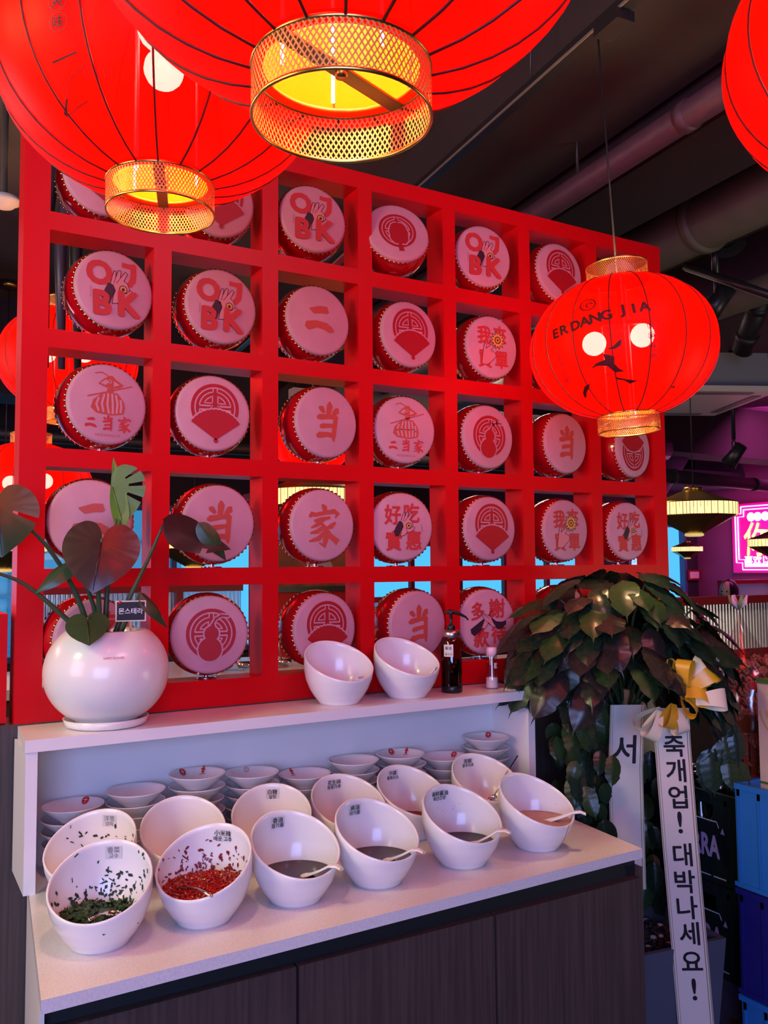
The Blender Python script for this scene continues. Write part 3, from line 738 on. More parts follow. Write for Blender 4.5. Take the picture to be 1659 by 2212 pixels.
def flecks(b, n, m, zlo, zhi, name, label, aspan=1.5, sz=(.0016, .0062), a0=0):
    mb = MB()
    for i in range(n):
        a = a0+random.gauss(0, aspan*.5); zr = rimz(a); z = min(zlo+abs(random.gauss(0, 1))*(zhi-zlo)*.45, zr-.006)
        r = bprof(z)-.0052; w_, h_ = random.uniform(*sz)*.5, random.uniform(*sz); q = random.uniform(0, PI)
        P = []
        for sx, sy in ((-1, -1), (1, -.6), (1.2, 1), (-.6, .8)):
            du = (sx*w_*math.cos(q)-sy*h_*math.sin(q)); dv = (sx*w_*math.sin(q)+sy*h_*math.cos(q))
            aa = a+du/r; rr = bprof(z+dv)-.0052; P.append((rr*math.sin(aa), rr*math.cos(aa), z+dv))
        mb.add(P, [(0, 1, 2, 3)], m)
    o = mb.build(name, None, tuple(b.location)); o.rotation_euler = b.rotation_euler
    return tag(o, label, 'food', None, 'stuff')
flecks(FB[0], 120, HERBD, .045, .125, 'herb_flecks', 'dark herb flecks stuck to the inside of the herb bowl')
flecks(FB[1], 190, mat('chili_fleck', (.20, .01, .01), .4), .055, .115, 'chili_flecks', 'dried chili flecks stuck inside the chili bowl', 1.7)
flecks(BB[0], 26, HERBD, .08, .14, 'herb_flecks', 'few dark flecks in the far left back bowl', 1.3)
flecks(FB[4], 6, HERBD, .06, .12, 'sauce_specks', 'tiny dark specks inside the fifth front bowl', 1.6, (.0008, .0015))
flecks(FB[5], 12, HERBD, .06, .09, 'paste_specks', 'tiny specks inside the far right front bowl', 1.6, (.0006, .0012))
def pile(b, n, mats, z0, top, name, label, size, leafy=False, ox=0, oy=-.02):
    mb = MB(); n0 = 26
    R = bprof(z0)-.005
    # mound base
    vs = [(0, 0, z0+top*.7)]; fs = []
    for k in (1, 2, 3, 4):
        for j in range(n0):
            a = 2*PI*j/n0; r = R*k/4; x_, y_ = r*math.sin(a), r*math.cos(a)
            hh = top*math.exp(-((x_-ox)**2+(y_-oy)**2)/(.05**2)); vs.append((x_, y_, z0+hh*.75))
    for j in range(n0):
        j2 = (j+1) % n0; fs.append((0, 1+j2, 1+j))
        for k in (0, 1, 2): fs.append((1+k*n0+j, 1+k*n0+j2, 1+(k+1)*n0+j2, 1+(k+1)*n0+j))
    mb.add(vs, fs, mats[0], True)
    for i in range(n):
        a = random.uniform(0, 2*PI); r = R*math.sqrt(random.random())*.99
        x_, y_ = r*math.sin(a), r*math.cos(a); hh = top*math.exp(-((x_-ox)**2+(y_-oy)**2)/(.05**2))
        p = Vector((x_, y_, z0+hh*.75+random.uniform(0, size*.5)))
        q = Matrix.Rotation(random.uniform(0, 2*PI), 4, 'Z') @ Matrix.Rotation(random.uniform(-.9, .9), 4, 'X') @ Matrix.Rotation(random.uniform(-.9, .9), 4, 'Y')
        s = size*random.uniform(.5, 1.2); m = random.choices(mats[1:], weights=[.8, .2] if len(mats) > 2 else [1])[0]
        if m is CHIS: s *= .45
        if leafy:
            vs = [(0, -1, 0), (.5, -.5, .1), (.95, -.1, .25), (.45, .1, .1), (.6, .7, .2), (.15, .4, 0), (0, 1.1, .1), (-.2, .4, 0), (-.65, .6, .2), (-.4, .05, .1), (-.9, -.2, .2), (-.45, -.5, .1)]
            vs = [p+q.to_3x3() @ Vector(v)*s for v in vs]; mb.add(vs, [tuple(range(12))], m)
        else:
            mb.box(-s*.5, s*.5, -s*.32, s*.32, -s*.2, s*.2, m, Matrix.Translation(p) @ q)
    o = mb.build(name, None, tuple(b.location)); o.rotation_euler = b.rotation_euler
    return tag(o, label, 'food', None, 'stuff')
pile(FB[1], 1500, [CHIL, CHIL, CHIS], .060, .030, 'chopped_chili', 'heap of chopped red chili with yellow seeds', .0058, ox=.01, oy=.01)
pile(FB[0], 210, [HERB, HERB], .044, .024, 'chopped_coriander', 'small heap of chopped green coriander leaves', .0095, True, ox=-.02, oy=-.01)
# dried drip on the far right front bowl
dm = MB(); da = RAD(188)
pts = []
for k in range(9):
    z = .064-.064*k/8+.001; r = bprof(max(z, 0))+.0008; a = da+.015*math.sin(k); pts.append(FB[5].matrix_basis @ Vector((r*math.sin(a), r*math.cos(a), z)))
FB[5].rotation_euler = (0, 0, RAD(10))
Mr = Matrix.Translation(FB[5].location) @ Matrix.Rotation(RAD(10), 4, 'Z'); pts = []
for k in range(9):
    z = .066*(1-k/8)+.001; r = bprof(z)+.0004; a = da-RAD(16)+.02*math.sin(k); pts.append((r*math.sin(a), r*math.cos(a), z))
MB().tube(pts, .0012, mat('dried_drip', (.42, .25, .10), .4), 6).build('dried_drip', FB[5])

# spoons
def white_spoon(b, a, label, zin=.05, out=.03):
    """ceramic spoon lying in the bowl, flat handle over the low rim"""
    zr = rimz(a); d = Vector((math.sin(a), math.cos(a), 0)); s = d.cross(Vector((0, 0, 1)))
    P = [d*(.012)+Vector((0, 0, zin-.004)), d*.035+Vector((0, 0, zin+.002)), d*.06+Vector((0, 0, (zin+zr)/2+.003)), d*(bprof(zr)-.006)+Vector((0, 0, zr+.0065)), d*(bprof(zr)+out*.5)+Vector((0, 0, zr+.009)), d*(bprof(zr)+out)+Vector((0, 0, zr+.004))]
    W = [.016, .014, .010, .0095, .0105, .008]; mb = MB(); vs = []; fs = []
    for p, w_ in zip(P, W):
        for q in range(8):
            aa = 2*PI*q/8; vs.append(p+s*w_*math.cos(aa)+Vector((0, 0, 1))*.0032*math.sin(aa))
    for i in range(len(P)-1):
        for q in range(8): q2 = (q+1) % 8; fs.append((i*8+q, i*8+q2, (i+1)*8+q2, (i+1)*8+q))
    fs += [tuple(range(8)), tuple(40+q for q in range(8))[::-1]]
    mb.add(vs, fs, WHITEC, True); o = mb.build('spoon', None, tuple(b.location)); o.rotation_euler = b.rotation_euler
    return tag(o, label, 'spoon', 'spoons in the sauce bowls')
white_spoon(FB[2], RAD(150), 'white spoon in the third front bowl of dark sauce', .052, .022)
white_spoon(FB[3], RAD(152), 'white spoon in the fourth front bowl of brown sauce', .050, .022)
white_spoon(FB[4], RAD(146), 'white spoon in the fifth front bowl of near-black sauce', .047, .024)
white_spoon(FB[5], RAD(140), 'white spoon in the far right front bowl of beige paste', .062, .026)
STEEL = mat('steel', (.7, .68, .66), .18, 1)
def steel_spoon(b, p0, p1, label, name='spoon', r=.022):
    p0 = Vector(p0); p1 = Vector(p1); d = (p1-p0).normalized()
    o = thing(name, label, 'spoon', tuple(b.location), b.rotation_euler.z, 'spoons in the sauce bowls')
    mb = MB(); n = 20; side = d.cross(Vector((0, 0, 1))).normalized(); up = side.cross(d)
    vs = []; fs = []
    for k in range(5):
        rr = r*math.sin(k/4*PI/2); dz = -r*.35*math.cos(k/4*PI/2)
        for j in range(n):
            a = 2*PI*j/n; vs.append(p0+side*rr*.8*math.cos(a)+d*rr*math.sin(a)+up*dz)
    for k in range(4):
        for j in range(n): j2 = (j+1) % n; fs.append((k*n+j, k*n+j2, (k+1)*n+j2, (k+1)*n+j))
    mb.add(vs, fs, STEEL, True); mb.build('spoon_bowl', o)
    MB().tube([p0+d*r*.9, (p0+p1)/2+up*.004, p1], [.0022, .002, .003], STEEL, 6).build('handle', o)
    return o
steel_spoon(FB[0], (.030, -.030, .064), (.005, -.085, .074), 'steel spoon half in the herb bowl', r=.019)
steel_spoon(FB[1], (-.030, -.025, .070), (.060, -.092, .082), 'steel spoon with handle over the chili bowl rim', r=.018)
steel_spoon(BB[5], (.020, .0, .05), (.130, .030, .150), 'steel spoon leaning out of the far right back bowl', r=.018)
# remains of spoons in the upper bowls: white blocks at the low rim
for i, (bx, rz_) in enumerate(((.730, 2), (.943, 6))):
    class _B: pass
    b_ = _B(); b_.location = Vector((bx, -.106, ZS)); b_.rotation_euler = (0, 0, RAD(rz_))
    white_spoon(b_, RAD(168-20*i), ('white spoon in the left shelf bowl', 'white spoon in the right shelf bowl')[i], .03, -.006)

# ------------------------------------------------------------------ stacked small bowls
PR = .0690; PH = .036
def dish_mesh():
    b = MB(); pr = [(0, .003), (.026, .003), (.028, 0), (.031, 0), (.032, .004), (.046, .014), (.060, .026), (PR-.0015, PH-.002), (PR, PH), (PR-.002, PH+.0008), (PR-.005, PH-.003), (.055, .024), (.040, .013), (.022, .0075), (0, .0065)]
    b.lathe(pr, 40, WHITEP); o = b.build('d'); me = o.data; bpy.data.objects.remove(o); return me
DMESH = dish_mesh()
PRED = mat('print_bowl_red', (.55, .02, .02), .4)
def dish_print(parent, items):
    """items: (kind, azimuth deg from +Y clockwise) printed on the inner slope"""
    mb = MB()
    for kind, az in items:
        a0 = RAD(az)
        def f(u, v, l, a0=a0):
            r = .058+v*.9; a = a0+u/.058; z = .0285+(r-.058)*.95+.0012+l*.0003
            return (r*math.sin(a), r*math.cos(a), z)
        F = Flat(f, mb)
        if kind == 'seal': F.ring(0, 0, 0, .0085, PRED, n=20); F.line([(0, -.006), (0, .006)], .001, WHITEP, 1); F.line([(-.005, .001), (.005, .001)], .001, WHITEP, 1)
        elif kind == 'figure':
            F.poly([(-.003, .010), (.004, .009), (.002, .006), (.006, .002), (.002, -.001), (.005, -.006), (-.004, -.006), (-.002, .0), (-.006, .003), (-.001, .006)], PRED); F.line([(-.008, -.009), (.007, -.008)], .0014, PRED)
        elif kind == 'ring': F.ring(0, 0, .0052, .0062, PRED, n=20); F.text('二', .008, 0, 0, PRED, .02)
        elif kind == 'text': F.text('家', .011, 0, 0, PRED, .02)
    mb.build('printed_mark', parent)
DSP = .0250
STACKS = [(.058, 7, (('seal', 38), ('text', -100))), (.200, 8, (('ring', -95),)), (.346, 9, (('seal', -20), ('figure', 32))), (.491, 8, (('ring', 8),)),
          (.636, 7, (('seal', -75), ('figure', -12))), (.783, 8, (('figure', -60),)), (.931, 8, (('seal', 5), ('figure', 48))), (1.078, 7, (('ring', -80), ('seal', 62))), (1.228, 9, (('seal', 42),))]
ZT = [1.018, 1.033, 1.053, 1.038, 1.017, 1.035, 1.035, 1.011, 1.051]
SN = ['leftmost', 'second', 'third', 'fourth', 'fifth', 'sixth', 'seventh', 'eighth', 'rightmost']
DN = ['topmost', 'second from the top', 'third from the top', 'fourth from the top', 'fifth from the top', 'sixth from the top', 'seventh from the top', 'eighth from the top', 'ninth from the top']
for i, (x, n_, marks) in enumerate(STACKS):
    ztop = ZT[i]; cnt = int((ztop-PH-ZW)/DSP)+1; base = ZW; dz = (ztop-PH-ZW)/(cnt-1)
    for k in range(cnt):
        nm = 'shallow white bowl, %s in the %s stack on the worktop' % (DN[cnt-1-k] if cnt-1-k < len(DN) else 'lowest', SN[i])
        o = thing('small_bowl', nm, 'bowl', (x+random.uniform(-.002, .002), -.088+random.uniform(-.002, .001), base+k*dz), random.uniform(-.3, .3), 'stacked shallow white bowls')
        if k < cnt-1: o.rotation_euler = (random.uniform(-.012, .012), random.uniform(-.015, .015), o.rotation_euler.z)
        else: o.rotation_euler = (0, random.uniform(-.01, .01), 0)
        inst(DMESH, 'bowl_body', o)
        if k == cnt-1: dish_print(o, marks)

# ------------------------------------------------------------------ pump bottle, salt bottle, block
pb = thing('pump_bottle', 'dark sauce pump bottle with black pump head on the shelf', 'bottle', (1.098, -.100, ZS))
AMB = glassmat('amber_glass', (.45, .12, .03), .10)
SOY = mat('soy_liquid', (.006, .003, .003), .08, coat=.6)
MB().lathe([(0, 0), (.027, 0), (.0305, .003), (.0305, .018), (.029, .020)], 32, BLACKP).build('base_cap', pb)
MB().lathe([(0, .0205), (.0285, .0205), (.0285, .095), (0, .095)], 32, SOY).build('sauce_fill', pb)
MB().lathe([(.0295, .0202), (.0297, .130), (.0292, .145), (.024, .155), (.021, .158)], 32, AMB).build('glass_body', pb)
MB().lathe([(.0, .157), (.024, .157), (.0265, .160), (.0265, .170), (.023, .178), (.0, .178)], 32, mat('brushed_collar', (.55, .5, .5), .3, 1)).build('collar', pb)
MB().lathe([(0, .178), (.012, .178), (.012, .190), (.007, .194), (.0045, .196), (.0045, .222), (.008, .224), (.008, .232), (0, .233)], 20, BLACKP).tube([(-.018, .004, .229), (0, 0, .232), (.022, -.008, .225), (.042, -.016, .214), (.048, -.018, .206)], [.004, .0065, .0055, .0028, .0022], BLACKP, 8).build('pump_head', pb)
MB().tube([(0, 0, .10), (0, 0, .16)], .003, BLACKP, 6).build('dip_tube', pb)
def cylf(r, ph): return lambda u, v, l: ((r+l*.0003)*math.sin(ph+u/r), -(r+l*.0003)*math.cos(ph+u/r), v)
f = Flat(cylf(.0300, RAD(-52)))
for k in range(5): f.rect(-.0145+k*.0058, -.0145+(k+1)*.0058, .104, .138, PAPER)
f.text('酱油', .010, 0, .1285, INK, .01, lift=1); f.text('굴소스', .0085, .001, .1115, INK, .01, lift=1)
f.mb.build('label_sticker', pb)
sb = thing('salt_bottle', 'small clear plastic bottle with pink lid, white powder at bottom', 'bottle', (1.242, -.100, ZS))
CLR = glassmat('clear_plastic', (.93, .88, .90), .14)
MB().lathe([(0, 0), (.018, 0), (.020, .004), (.0185, .03), (.0165, .055), (.0165, .088), (.0155, .096)], 28, CLR).build('bottle_body', sb)
MB().lathe([(0, .002), (.0170, .002), (.0182, .006), (.0170, .032), (0, .034)], 24, mat('white_powder', (.82, .74, .76), .9, bump=.4)).build('powder_fill', sb)
MB().lathe([(0, .095), (.0165, .095), (.0165, .116), (.0150, .118), (.0150, .121), (0, .121)], 28, mat('pink_lid', (.78, .52, .58), .35)).build('lid', sb)
f = Flat(cylf(.0168, RAD(-5))); f.rect(-.002, .004, .060, .076, PAPER); f.rect(.004, .010, .060, .076, PAPER); f.text('소', .009, .006, .068, INK, .02, lift=1); f.mb.build('label_sticker', sb)
tag(MB().box(1.253, 1.283, -.175, -.150, ZS+.0003, ZS+.004, mat('beige_card', (.72, .55, .42), .6)).build('card'), 'small beige card lying at the right end of shelf', 'card')

# ------------------------------------------------------------------ monstera in the round pot
pt = thing('potted_monstera', 'monstera with few large leaves in a round white pot on a saucer', 'plant', (.127, -.098, ZS))
PX0, PY0 = .127, -.098
POTM = mat('pot_glaze', (.80, .77, .74), .28, coat=.3)
RP = .141; pr = []
for k in range(20):
    a = RAD(-62+k*(62+50)/19); pr.append((RP*math.cos(a)**.92, .016+RP*.87*(math.sin(a)+math.sin(RAD(62)))))
ztop = pr[-1][1]; rt = pr[-1][0]
MB().lathe([(0, .014), (pr[0][0], .014)]+pr+[(rt-.004, ztop+.002), (rt-.010, ztop-.004), (rt-.006, ztop-.025), (0, ztop-.027)], 56, POTM).build('pot', pt)
MB().lathe([(0, 0), (.080, 0), (.090, .004), (.096, .020), (.093, .020), (.087, .009), (0, .009)], 48, POTM).build('saucer', pt)
MB().lathe([(0, ztop-.014), (rt-.012, ztop-.018)], 32, mat('soil', (.03, .02, .015), .95, bump=1)).build('soil', pt)
f = Flat(lambda u, v, l: (lambda a, z: (math.sin(a)*(RP*math.cos(math.asin((z-.016)/(RP*.87)-math.sin(RAD(62))))**.92+.0006), -math.cos(a)*(RP*math.cos(math.asin((z-.016)/(RP*.87)-math.sin(RAD(62))))**.92+.0006), z))(u/RP-RAD(6), v))
f.text('HAPPY FLOWER', .0065, 0, .166, PSAL2, 0); f.mb.build('small_print', pt)
MLEAF = mat('monstera_leaf', (.040, .075, .028), .30, noisy=.35, nscale=12)
MLEAFD = mat('monstera_leaf_dark', (.055, .024, .020), .25, noisy=.35, nscale=12)
MLEAFG = mat('monstera_leaf_light', (.10, .20, .03), .4, noisy=.35, nscale=12)
STEMG = mat('green_stem', (.05, .09, .035), .4, noisy=.2)
def leaf_mb(base, tip, nrm, width, m, fold=.25, droop=.12, shape='heart', cuts=(), ns=14, nw=5, asym=(1, 1)):
    base = Vector(base); tip = Vector(tip); L = (tip-base).length; d = (tip-base)/L
    nrm = Vector(nrm); nrm = (nrm-d*nrm.dot(d)).normalized(); s = d.cross(nrm).normalized()
    mb = MB(); vs = []; idx = {}
    for i in range(ns+1):
        t = i/ns
        if shape == 'heart': wd = (math.sin(PI*min(1, (t*.86+.14)))**.62)*(1-t**3*.55); 
        elif shape == 'drip': wd = (math.sin(PI*min(1, t*1.12)**.75)**.8 if t < .84 else 0)+max(0, .20*(1-t)/.4 if t > .6 else 0)
        elif shape == 'ovate': wd = math.sin(PI*(t**.72))**.85*(1-.35*t) if t < 1 else 0
        else: wd = math.sin(PI*t**.8)
        if i == ns: wd = .0
        for j in range(-nw, nw+1):
            q = j/nw; aw = asym[0] if j < 0 else asym[1]
            back = (abs(q)**1.5)*.20*L*(1-t)**2 if shape == 'heart' else 0
            x = q*wd*width/2*aw; zz = -fold*abs(x)+(.020*math.sin(t*38-abs(q)*3.5)*min(1, abs(q)*2)*width if shape == 'drip' else .012*math.sin(t*13+abs(q)*2)*abs(q)*width*1.2)
            p = base+d*(t*L-back)+s*x+nrm*(zz-droop*L*(t*t)+droop*L*.3*math.sin(PI*t))
            idx[(i, j)] = len(vs); vs.append(p)
    fs = []
    for i in range(ns):
        for j in range(-nw, nw):
            out = max(abs(j), abs(j+1)); sg = 1 if j >= 0 else -1
            if any(cs == sg and i in ci and out > co for cs, ci, co in cuts): continue
            fs.append((idx[(i, j)], idx[(i, j+1)], idx[(i+1, j+1)], idx[(i+1, j)]))
    mb.add(vs, fs, m, True); return mb
def heart_mb(base, tip, nrm, wf, m, droop=.1, cup=.1, cuts=(), side=0):
    """heart leaf fanned out around its stalk; cuts: (angle0, angle1, inner fraction)"""
    base = Vector(base); tip = Vector(tip); L = (tip-base).length; d = (tip-base)/L
    nrm = Vector(nrm); nrm = (nrm-d*nrm.dot(d)).normalized(); s = d.cross(nrm).normalized()
    key = [(0, 1.0), (6, .93), (15, .84), (35, .74), (60, .68), (90, .66), (120, .64), (145, .58), (160, .46), (172, .26), (178, .08)]
    def rad(a):
        a = abs(a)
        for (a0, r0), (a1, r1) in zip(key, key[1:]):
            if a <= a1: return r0+(r1-r0)*(a-a0)/(a1-a0)
        return .05
    na, nr = 72, 8; mb = MB(); vs = []; fs = []
    for i in range(na+1):
        a = -178+356*i/na
        if side > 0: a = a/2+89
        if side < 0: a = a/2-89
        r = rad(a)*L
        for k in range(nr+1):
            q = k/nr; x = math.sin(RAD(a))*r*q*wf; y = math.cos(RAD(a))*r*q
            vein = math.sin(abs(a)*.30)*.0028*q*L*8*.12
            z = -cup*abs(x)-droop*max(y, 0)**2/L-droop*.6*(x*x)/L+vein
            vs.append(base+d*y+s*x+nrm*z)
    for i in range(na):
        a = -178+356*(i+.5)/na
        if side > 0: a = a/2+89
        if side < 0: a = a/2-89
        for k in range(nr):
            if any(c0 <= a <= c1 and (k+.5)/nr > ci for c0, c1, ci in cuts): continue
            fs.append((i*(nr+1)+k, i*(nr+1)+k+1, (i+1)*(nr+1)+k+1, (i+1)*(nr+1)+k))
    mb.add(vs, fs, m, True)
    mb.tube([base+nrm*.001, base+d*L*.5-nrm*(droop*.25*L-.001), base+d*L*.95-nrm*(droop*.9*L-.001)], [.0022, .0016, .0006], m, 5)
    return mb
def loc_(p): return (p[0]-PX0, p[1]-PY0, p[2]-ZS)
def mleaf(base, tip, nrm, width, m, **k): leaf_mb(loc_(base), loc_(tip), nrm, width, m, **k).build('leaf', pt)
def hleaf(base, tip, nrm, wf, m, **k): heart_mb(loc_(base), loc_(tip), nrm, wf, m, **k).build('leaf', pt)
hleaf((.086, -.215, 1.610), (.060, -.250, 1.506), (-.25, -.85, .45), 1.12, MLEAFD, droop=.15, cup=.10)
hleaf((.128, -.125, 1.745), (.150, -.135, 1.655), (-.55, -.8, -.2), 1.25, MLEAFG, droop=.1, cup=.1, side=-1, cuts=((-84, -74, .45), (-50, -40, .5), (-116, -108, .5)))
mleaf((.150, -.125, 1.640), (.128, -.125, 1.815), (-.75, -.6, .0), .060, MLEAFG, fold=.2, droop=.02, shape='ovate')
mleaf((.248, -.125, 1.672), (.405, -.140, 1.590), (-.15, -.75, .6), .125, MLEAFD, fold=.12, droop=-.10, shape='ovate', cuts=((1, (9,), 3),))
mleaf((.330, -.140, 1.665), (.402, -.150, 1.572), (-.2, -.9, .2), .055, MLEAF, fold=.2, shape='ovate')
hleaf((-.120, -.16, 1.690), (-.115, -.19, 1.585), (-.15, -.8, .5), 1.15, MLEAF, droop=.2, cup=.15, cuts=((60, 70, .4), (95, 103, .45), (28, 36, .5), (-70, -60, .4)))
mleaf((.040, -.155, 1.570), (-.045, -.165, 1.505), (-.3, -.8, .6), .052, MLEAF, fold=.5, shape='ovate', droop=.1)
hleaf((.062, -.195, 1.437), (.056, -.250, 1.394), (-.2, -.75, .6), 1.0, MLEAF, droop=.1, cup=.1)
mleaf((.190, -.150, 1.498), (.258, -.165, 1.418), (.2, -.7, .7), .052, MLEAF, fold=.5, shape='ovate')
sb_ = [((.105, -.11, 1.36), (.10, -.13, 1.48), (.080, -.18, 1.56), (.088, -.213, 1.62)), ((.12, -.1, 1.36), (.125, -.1, 1.5), (.13, -.12, 1.60), (.137, -.13, 1.67)),
       ((.13, -.1, 1.36), (.17, -.1, 1.47), (.215, -.11, 1.57), (.250, -.122, 1.66)), ((.10, -.11, 1.36), (.05, -.12, 1.50), (-.02, -.14, 1.61), (-.10, -.16, 1.68)),
       ((.11, -.12, 1.36), (.03, -.14, 1.44), (-.06, -.15, 1.52), (-.13, -.16, 1.55)), ((.12, -.12, 1.36), (.08, -.14, 1.43), (.065, -.19, 1.445)), ((.11, -.1, 1.36), (.09, -.12, 1.47), (.042, -.154, 1.57)),
       ((.135, -.1, 1.36), (.16, -.12, 1.42), (.190, -.148, 1.50))]
for s_ in sb_:
    P = [Vector(loc_(p)) for p in s_]; Q = []
    for i in range(len(P)-1):
        for k in range(4):
            t = k/4; a = P[max(i-1, 0)]; b = P[i]; c = P[i+1]; d = P[min(i+2, len(P)-1)]
            Q.append(.5*((2*b)+(c-a)*t+(2*a-5*b+4*c-d)*t*t+(3*b-a-3*c+d)*t**3))
    Q.append(P[-1]); n = len(Q)
    MB().tube(Q, [.0075-.0045*k/(n-1) for k in range(n)], STEMG, 8).build('stem', pt)
tg = thing('plant_tag', 'small black chalk name tag with cream frame stuck in the pot', 'sign', (.168, -.150, 1.456), RAD(-14))
MB().box(-.034, .034, -.0012, .0012, -.024, .024, mat('cream_frame', (.70, .58, .46), .5)).build('frame', tg)
MB().box(-.031, .031, -.0020, -.0013, -.021, .021, mat('chalkboard', (.015, .015, .025), .7)).build('board', tg)
MB().box(-.003, .003, 0, .002, -.085, -.024, mat('wood_stick', (.45, .28, .16), .6)).build('stick', tg)
f = Flat(lambda u, v, l: (u, -.0023-l*.0002, v)); f.text('몬스테라', .0150, 0, 0, mat('chalk', (.8, .78, .85), .8), .01); f.mb.build('chalk_lettering', tg)
MB().lathe([(0, .003), (.0035, .002), (.004, 0)], 10, PRED, xf=Matrix.Translation((-.024, -.0012, .020)) @ X90).build('red_dot', tg)

# ================================================================== LARGE PLANT WITH RIBBONS
Rv = Vector((.866, -.5, 0)); Fv = Vector((.5, .866, 0)); Zv = Vector((0, 0, 1))
gp = thing('potted_tree', 'tall bushy plant with drooping pointed dark leaves in a grey planter', 'plant', (1.68, -.26, 0))
G0 = Vector((1.68, -.26, 0))
PLM = mat('grey_planter', (.085, .095, .125), .45, noisy=.1)
pl = MB(); h_ = .47
def sq(w_, z): return [(-w_, -w_, z), (w_, -w_, z), (w_, w_, z), (-w_, w_, z)]
pl.add(sq(.125, 0)+sq(.160, h_)+sq(.145, h_)+sq(.138, h_-.05), [(3, 2, 1, 0)]+[(i, (i+1) % 4, 4+(i+1) % 4, 4+i) for i in range(4)]+[(4+i, 4+(i+1) % 4, 8+(i+1) % 4, 8+i) for i in range(4)]+[(8+i, 8+(i+1) % 4, 12+(i+1) % 4, 12+i) for i in range(4)]+[(12, 13, 14, 15)], PLM, False, Matrix.Rotation(RAD(-8), 4, 'Z'))
pl.build('planter', gp)
gv = MB(); gm = [mat('dark_gravel', (.03, .028, .03), .5), mat('light_pebble', (.5, .45, .42), .5)]
for i in range(220):
    x, y = random.uniform(-.12, .12), random.uniform(-.12, .12); s = random.uniform(.008, .014)
    gv.lathe([(0, -s*.5), (s*.8, -s*.2), (s*.7, s*.3), (0, s*.5)], 6, gm[0] if random.random() < .85 else gm[1], c=(x, y, h_-.045+random.uniform(0, .008)))
gv.build('gravel', gp, None, 'stuff')
BARK = mat('pale_bark', (.20, .13, .10), .8, noisy=.4, nscale=30, bump=.6, bscale=40)
tk = MB()
for q in range(3):
    tk.tube([(-.05+.016*math.cos(k*.9+q*2.09)+.002*k, .02+.016*math.sin(k*.9+q*2.09), h_-.06+k*.085) for k in range(10)], .012, BARK, 8)
tk.build('trunk', gp)
C0 = Vector((1.570, -.270, 1.285))
br = []
for i in range(14):
    a = 2*PI*i/14+random.uniform(-.2, .2); e = random.uniform(.2, 1.1)
    tip = C0+Rv*math.cos(a)*math.cos(e)*.28+Fv*math.sin(a)*math.cos(e)*.14+Zv*(.05+math.sin(e)*.20)
    st = Vector((1.635, -.24, 1.10+random.uniform(-.08, .1)))
    MB().tube([st-G0, (st+(tip-st)*.5+Zv*.05)-G0, tip-G0], [.006, .0045, .0025], STEMG, 6).build('branch', gp)
GL = [mat('tree_leaf_dark', (.014, .034, .018), .27, noisy=.4, nscale=16, spec=.5), mat('tree_leaf_bronze', (.034, .026, .022), .27, noisy=.4, nscale=16, spec=.5), mat('tree_leaf_green', (.026, .058, .018), .32, noisy=.4, nscale=16)]
LMESH = []
for gi, m in enumerate(GL):
    for dr in (.10, .26):
        b = leaf_mb((0, 0, 0), (0, 1, 0), (0, 0, 1), .52, m, fold=.22, droop=dr, shape='drip', ns=16, nw=3)
        # pointed drip tip
        tipb = len(b.v); o = b.build('leaf'); LMESH.append(o.data); bpy.data.objects.remove(o)
def put_leaf(p, d, up, L, k):
    d = d.normalized(); s = d.cross(up).normalized(); n = s.cross(d)
    Mx = Matrix((s, d, n)).transposed().to_4x4()
    o = inst(LMESH[k], 'leaf', gp); o.matrix_local = Matrix.Translation(p-G0) @ Mx @ Matrix.Scale(L, 4)
BOW = Vector((1.612, -.455, 1.145))
def near_bow(p, d, L):
    """keep the foliage out of the space the bow and the ribbons hang in"""
    for t in (0, .5, 1):
        q = p+d.normalized()*L*t-BOW; a, b_, c = q.dot(Rv), q.dot(Fv), q.z
        if -.12 < a < .08 and b_ < .12 and c < .05: return True
        if -.165 < a < -.035 and b_ < .17 and -.40 < c < .03: return True
    return False
nl = 0; tries = 0
while nl < 235 and tries < 4000:
    tries += 1
    th = random.uniform(0, 2*PI); u_ = random.uniform(-.55, 1.0); cu = math.sqrt(1-u_*u_) if abs(u_) < 1 else 0
    shell = random.choice((1, 1, 1, .72, .5))
    n = Rv*math.cos(th)*cu+Fv*math.sin(th)*cu+Zv*u_
    p = C0+(Rv*math.cos(th)*cu*.275+Fv*math.sin(th)*cu*.17+Zv*(u_*.26))*shell
    if p.y > -.10 or (p.x < 1.40 and p.z < 1.22): continue
    hz = (n-Zv*n.z); hz = hz.normalized() if hz.length > .05 else Rv
    d = hz*(.75+.3*random.random())+Zv*(-.55-.7*random.random()+.55*max(u_, 0))+Vector((random.uniform(-.4, .4), random.uniform(-.4, .4), 0))
    if (p+d.normalized()*.17).y > -.03: d.y = -abs(d.y)*.6; 
    L = random.uniform(.12, .185); up = (n*.8+Zv*.7-Fv*.25+Vector((random.uniform(-.4, .4), random.uniform(-.4, .4), 0)))
    if (p+d.normalized()*L).y > -.03: continue
    if near_bow(p, d, L): continue
    put_leaf(p, d, up, L, random.choice((0, 1, 0, 1, 2, 3, 4, 5)))
    nl += 1
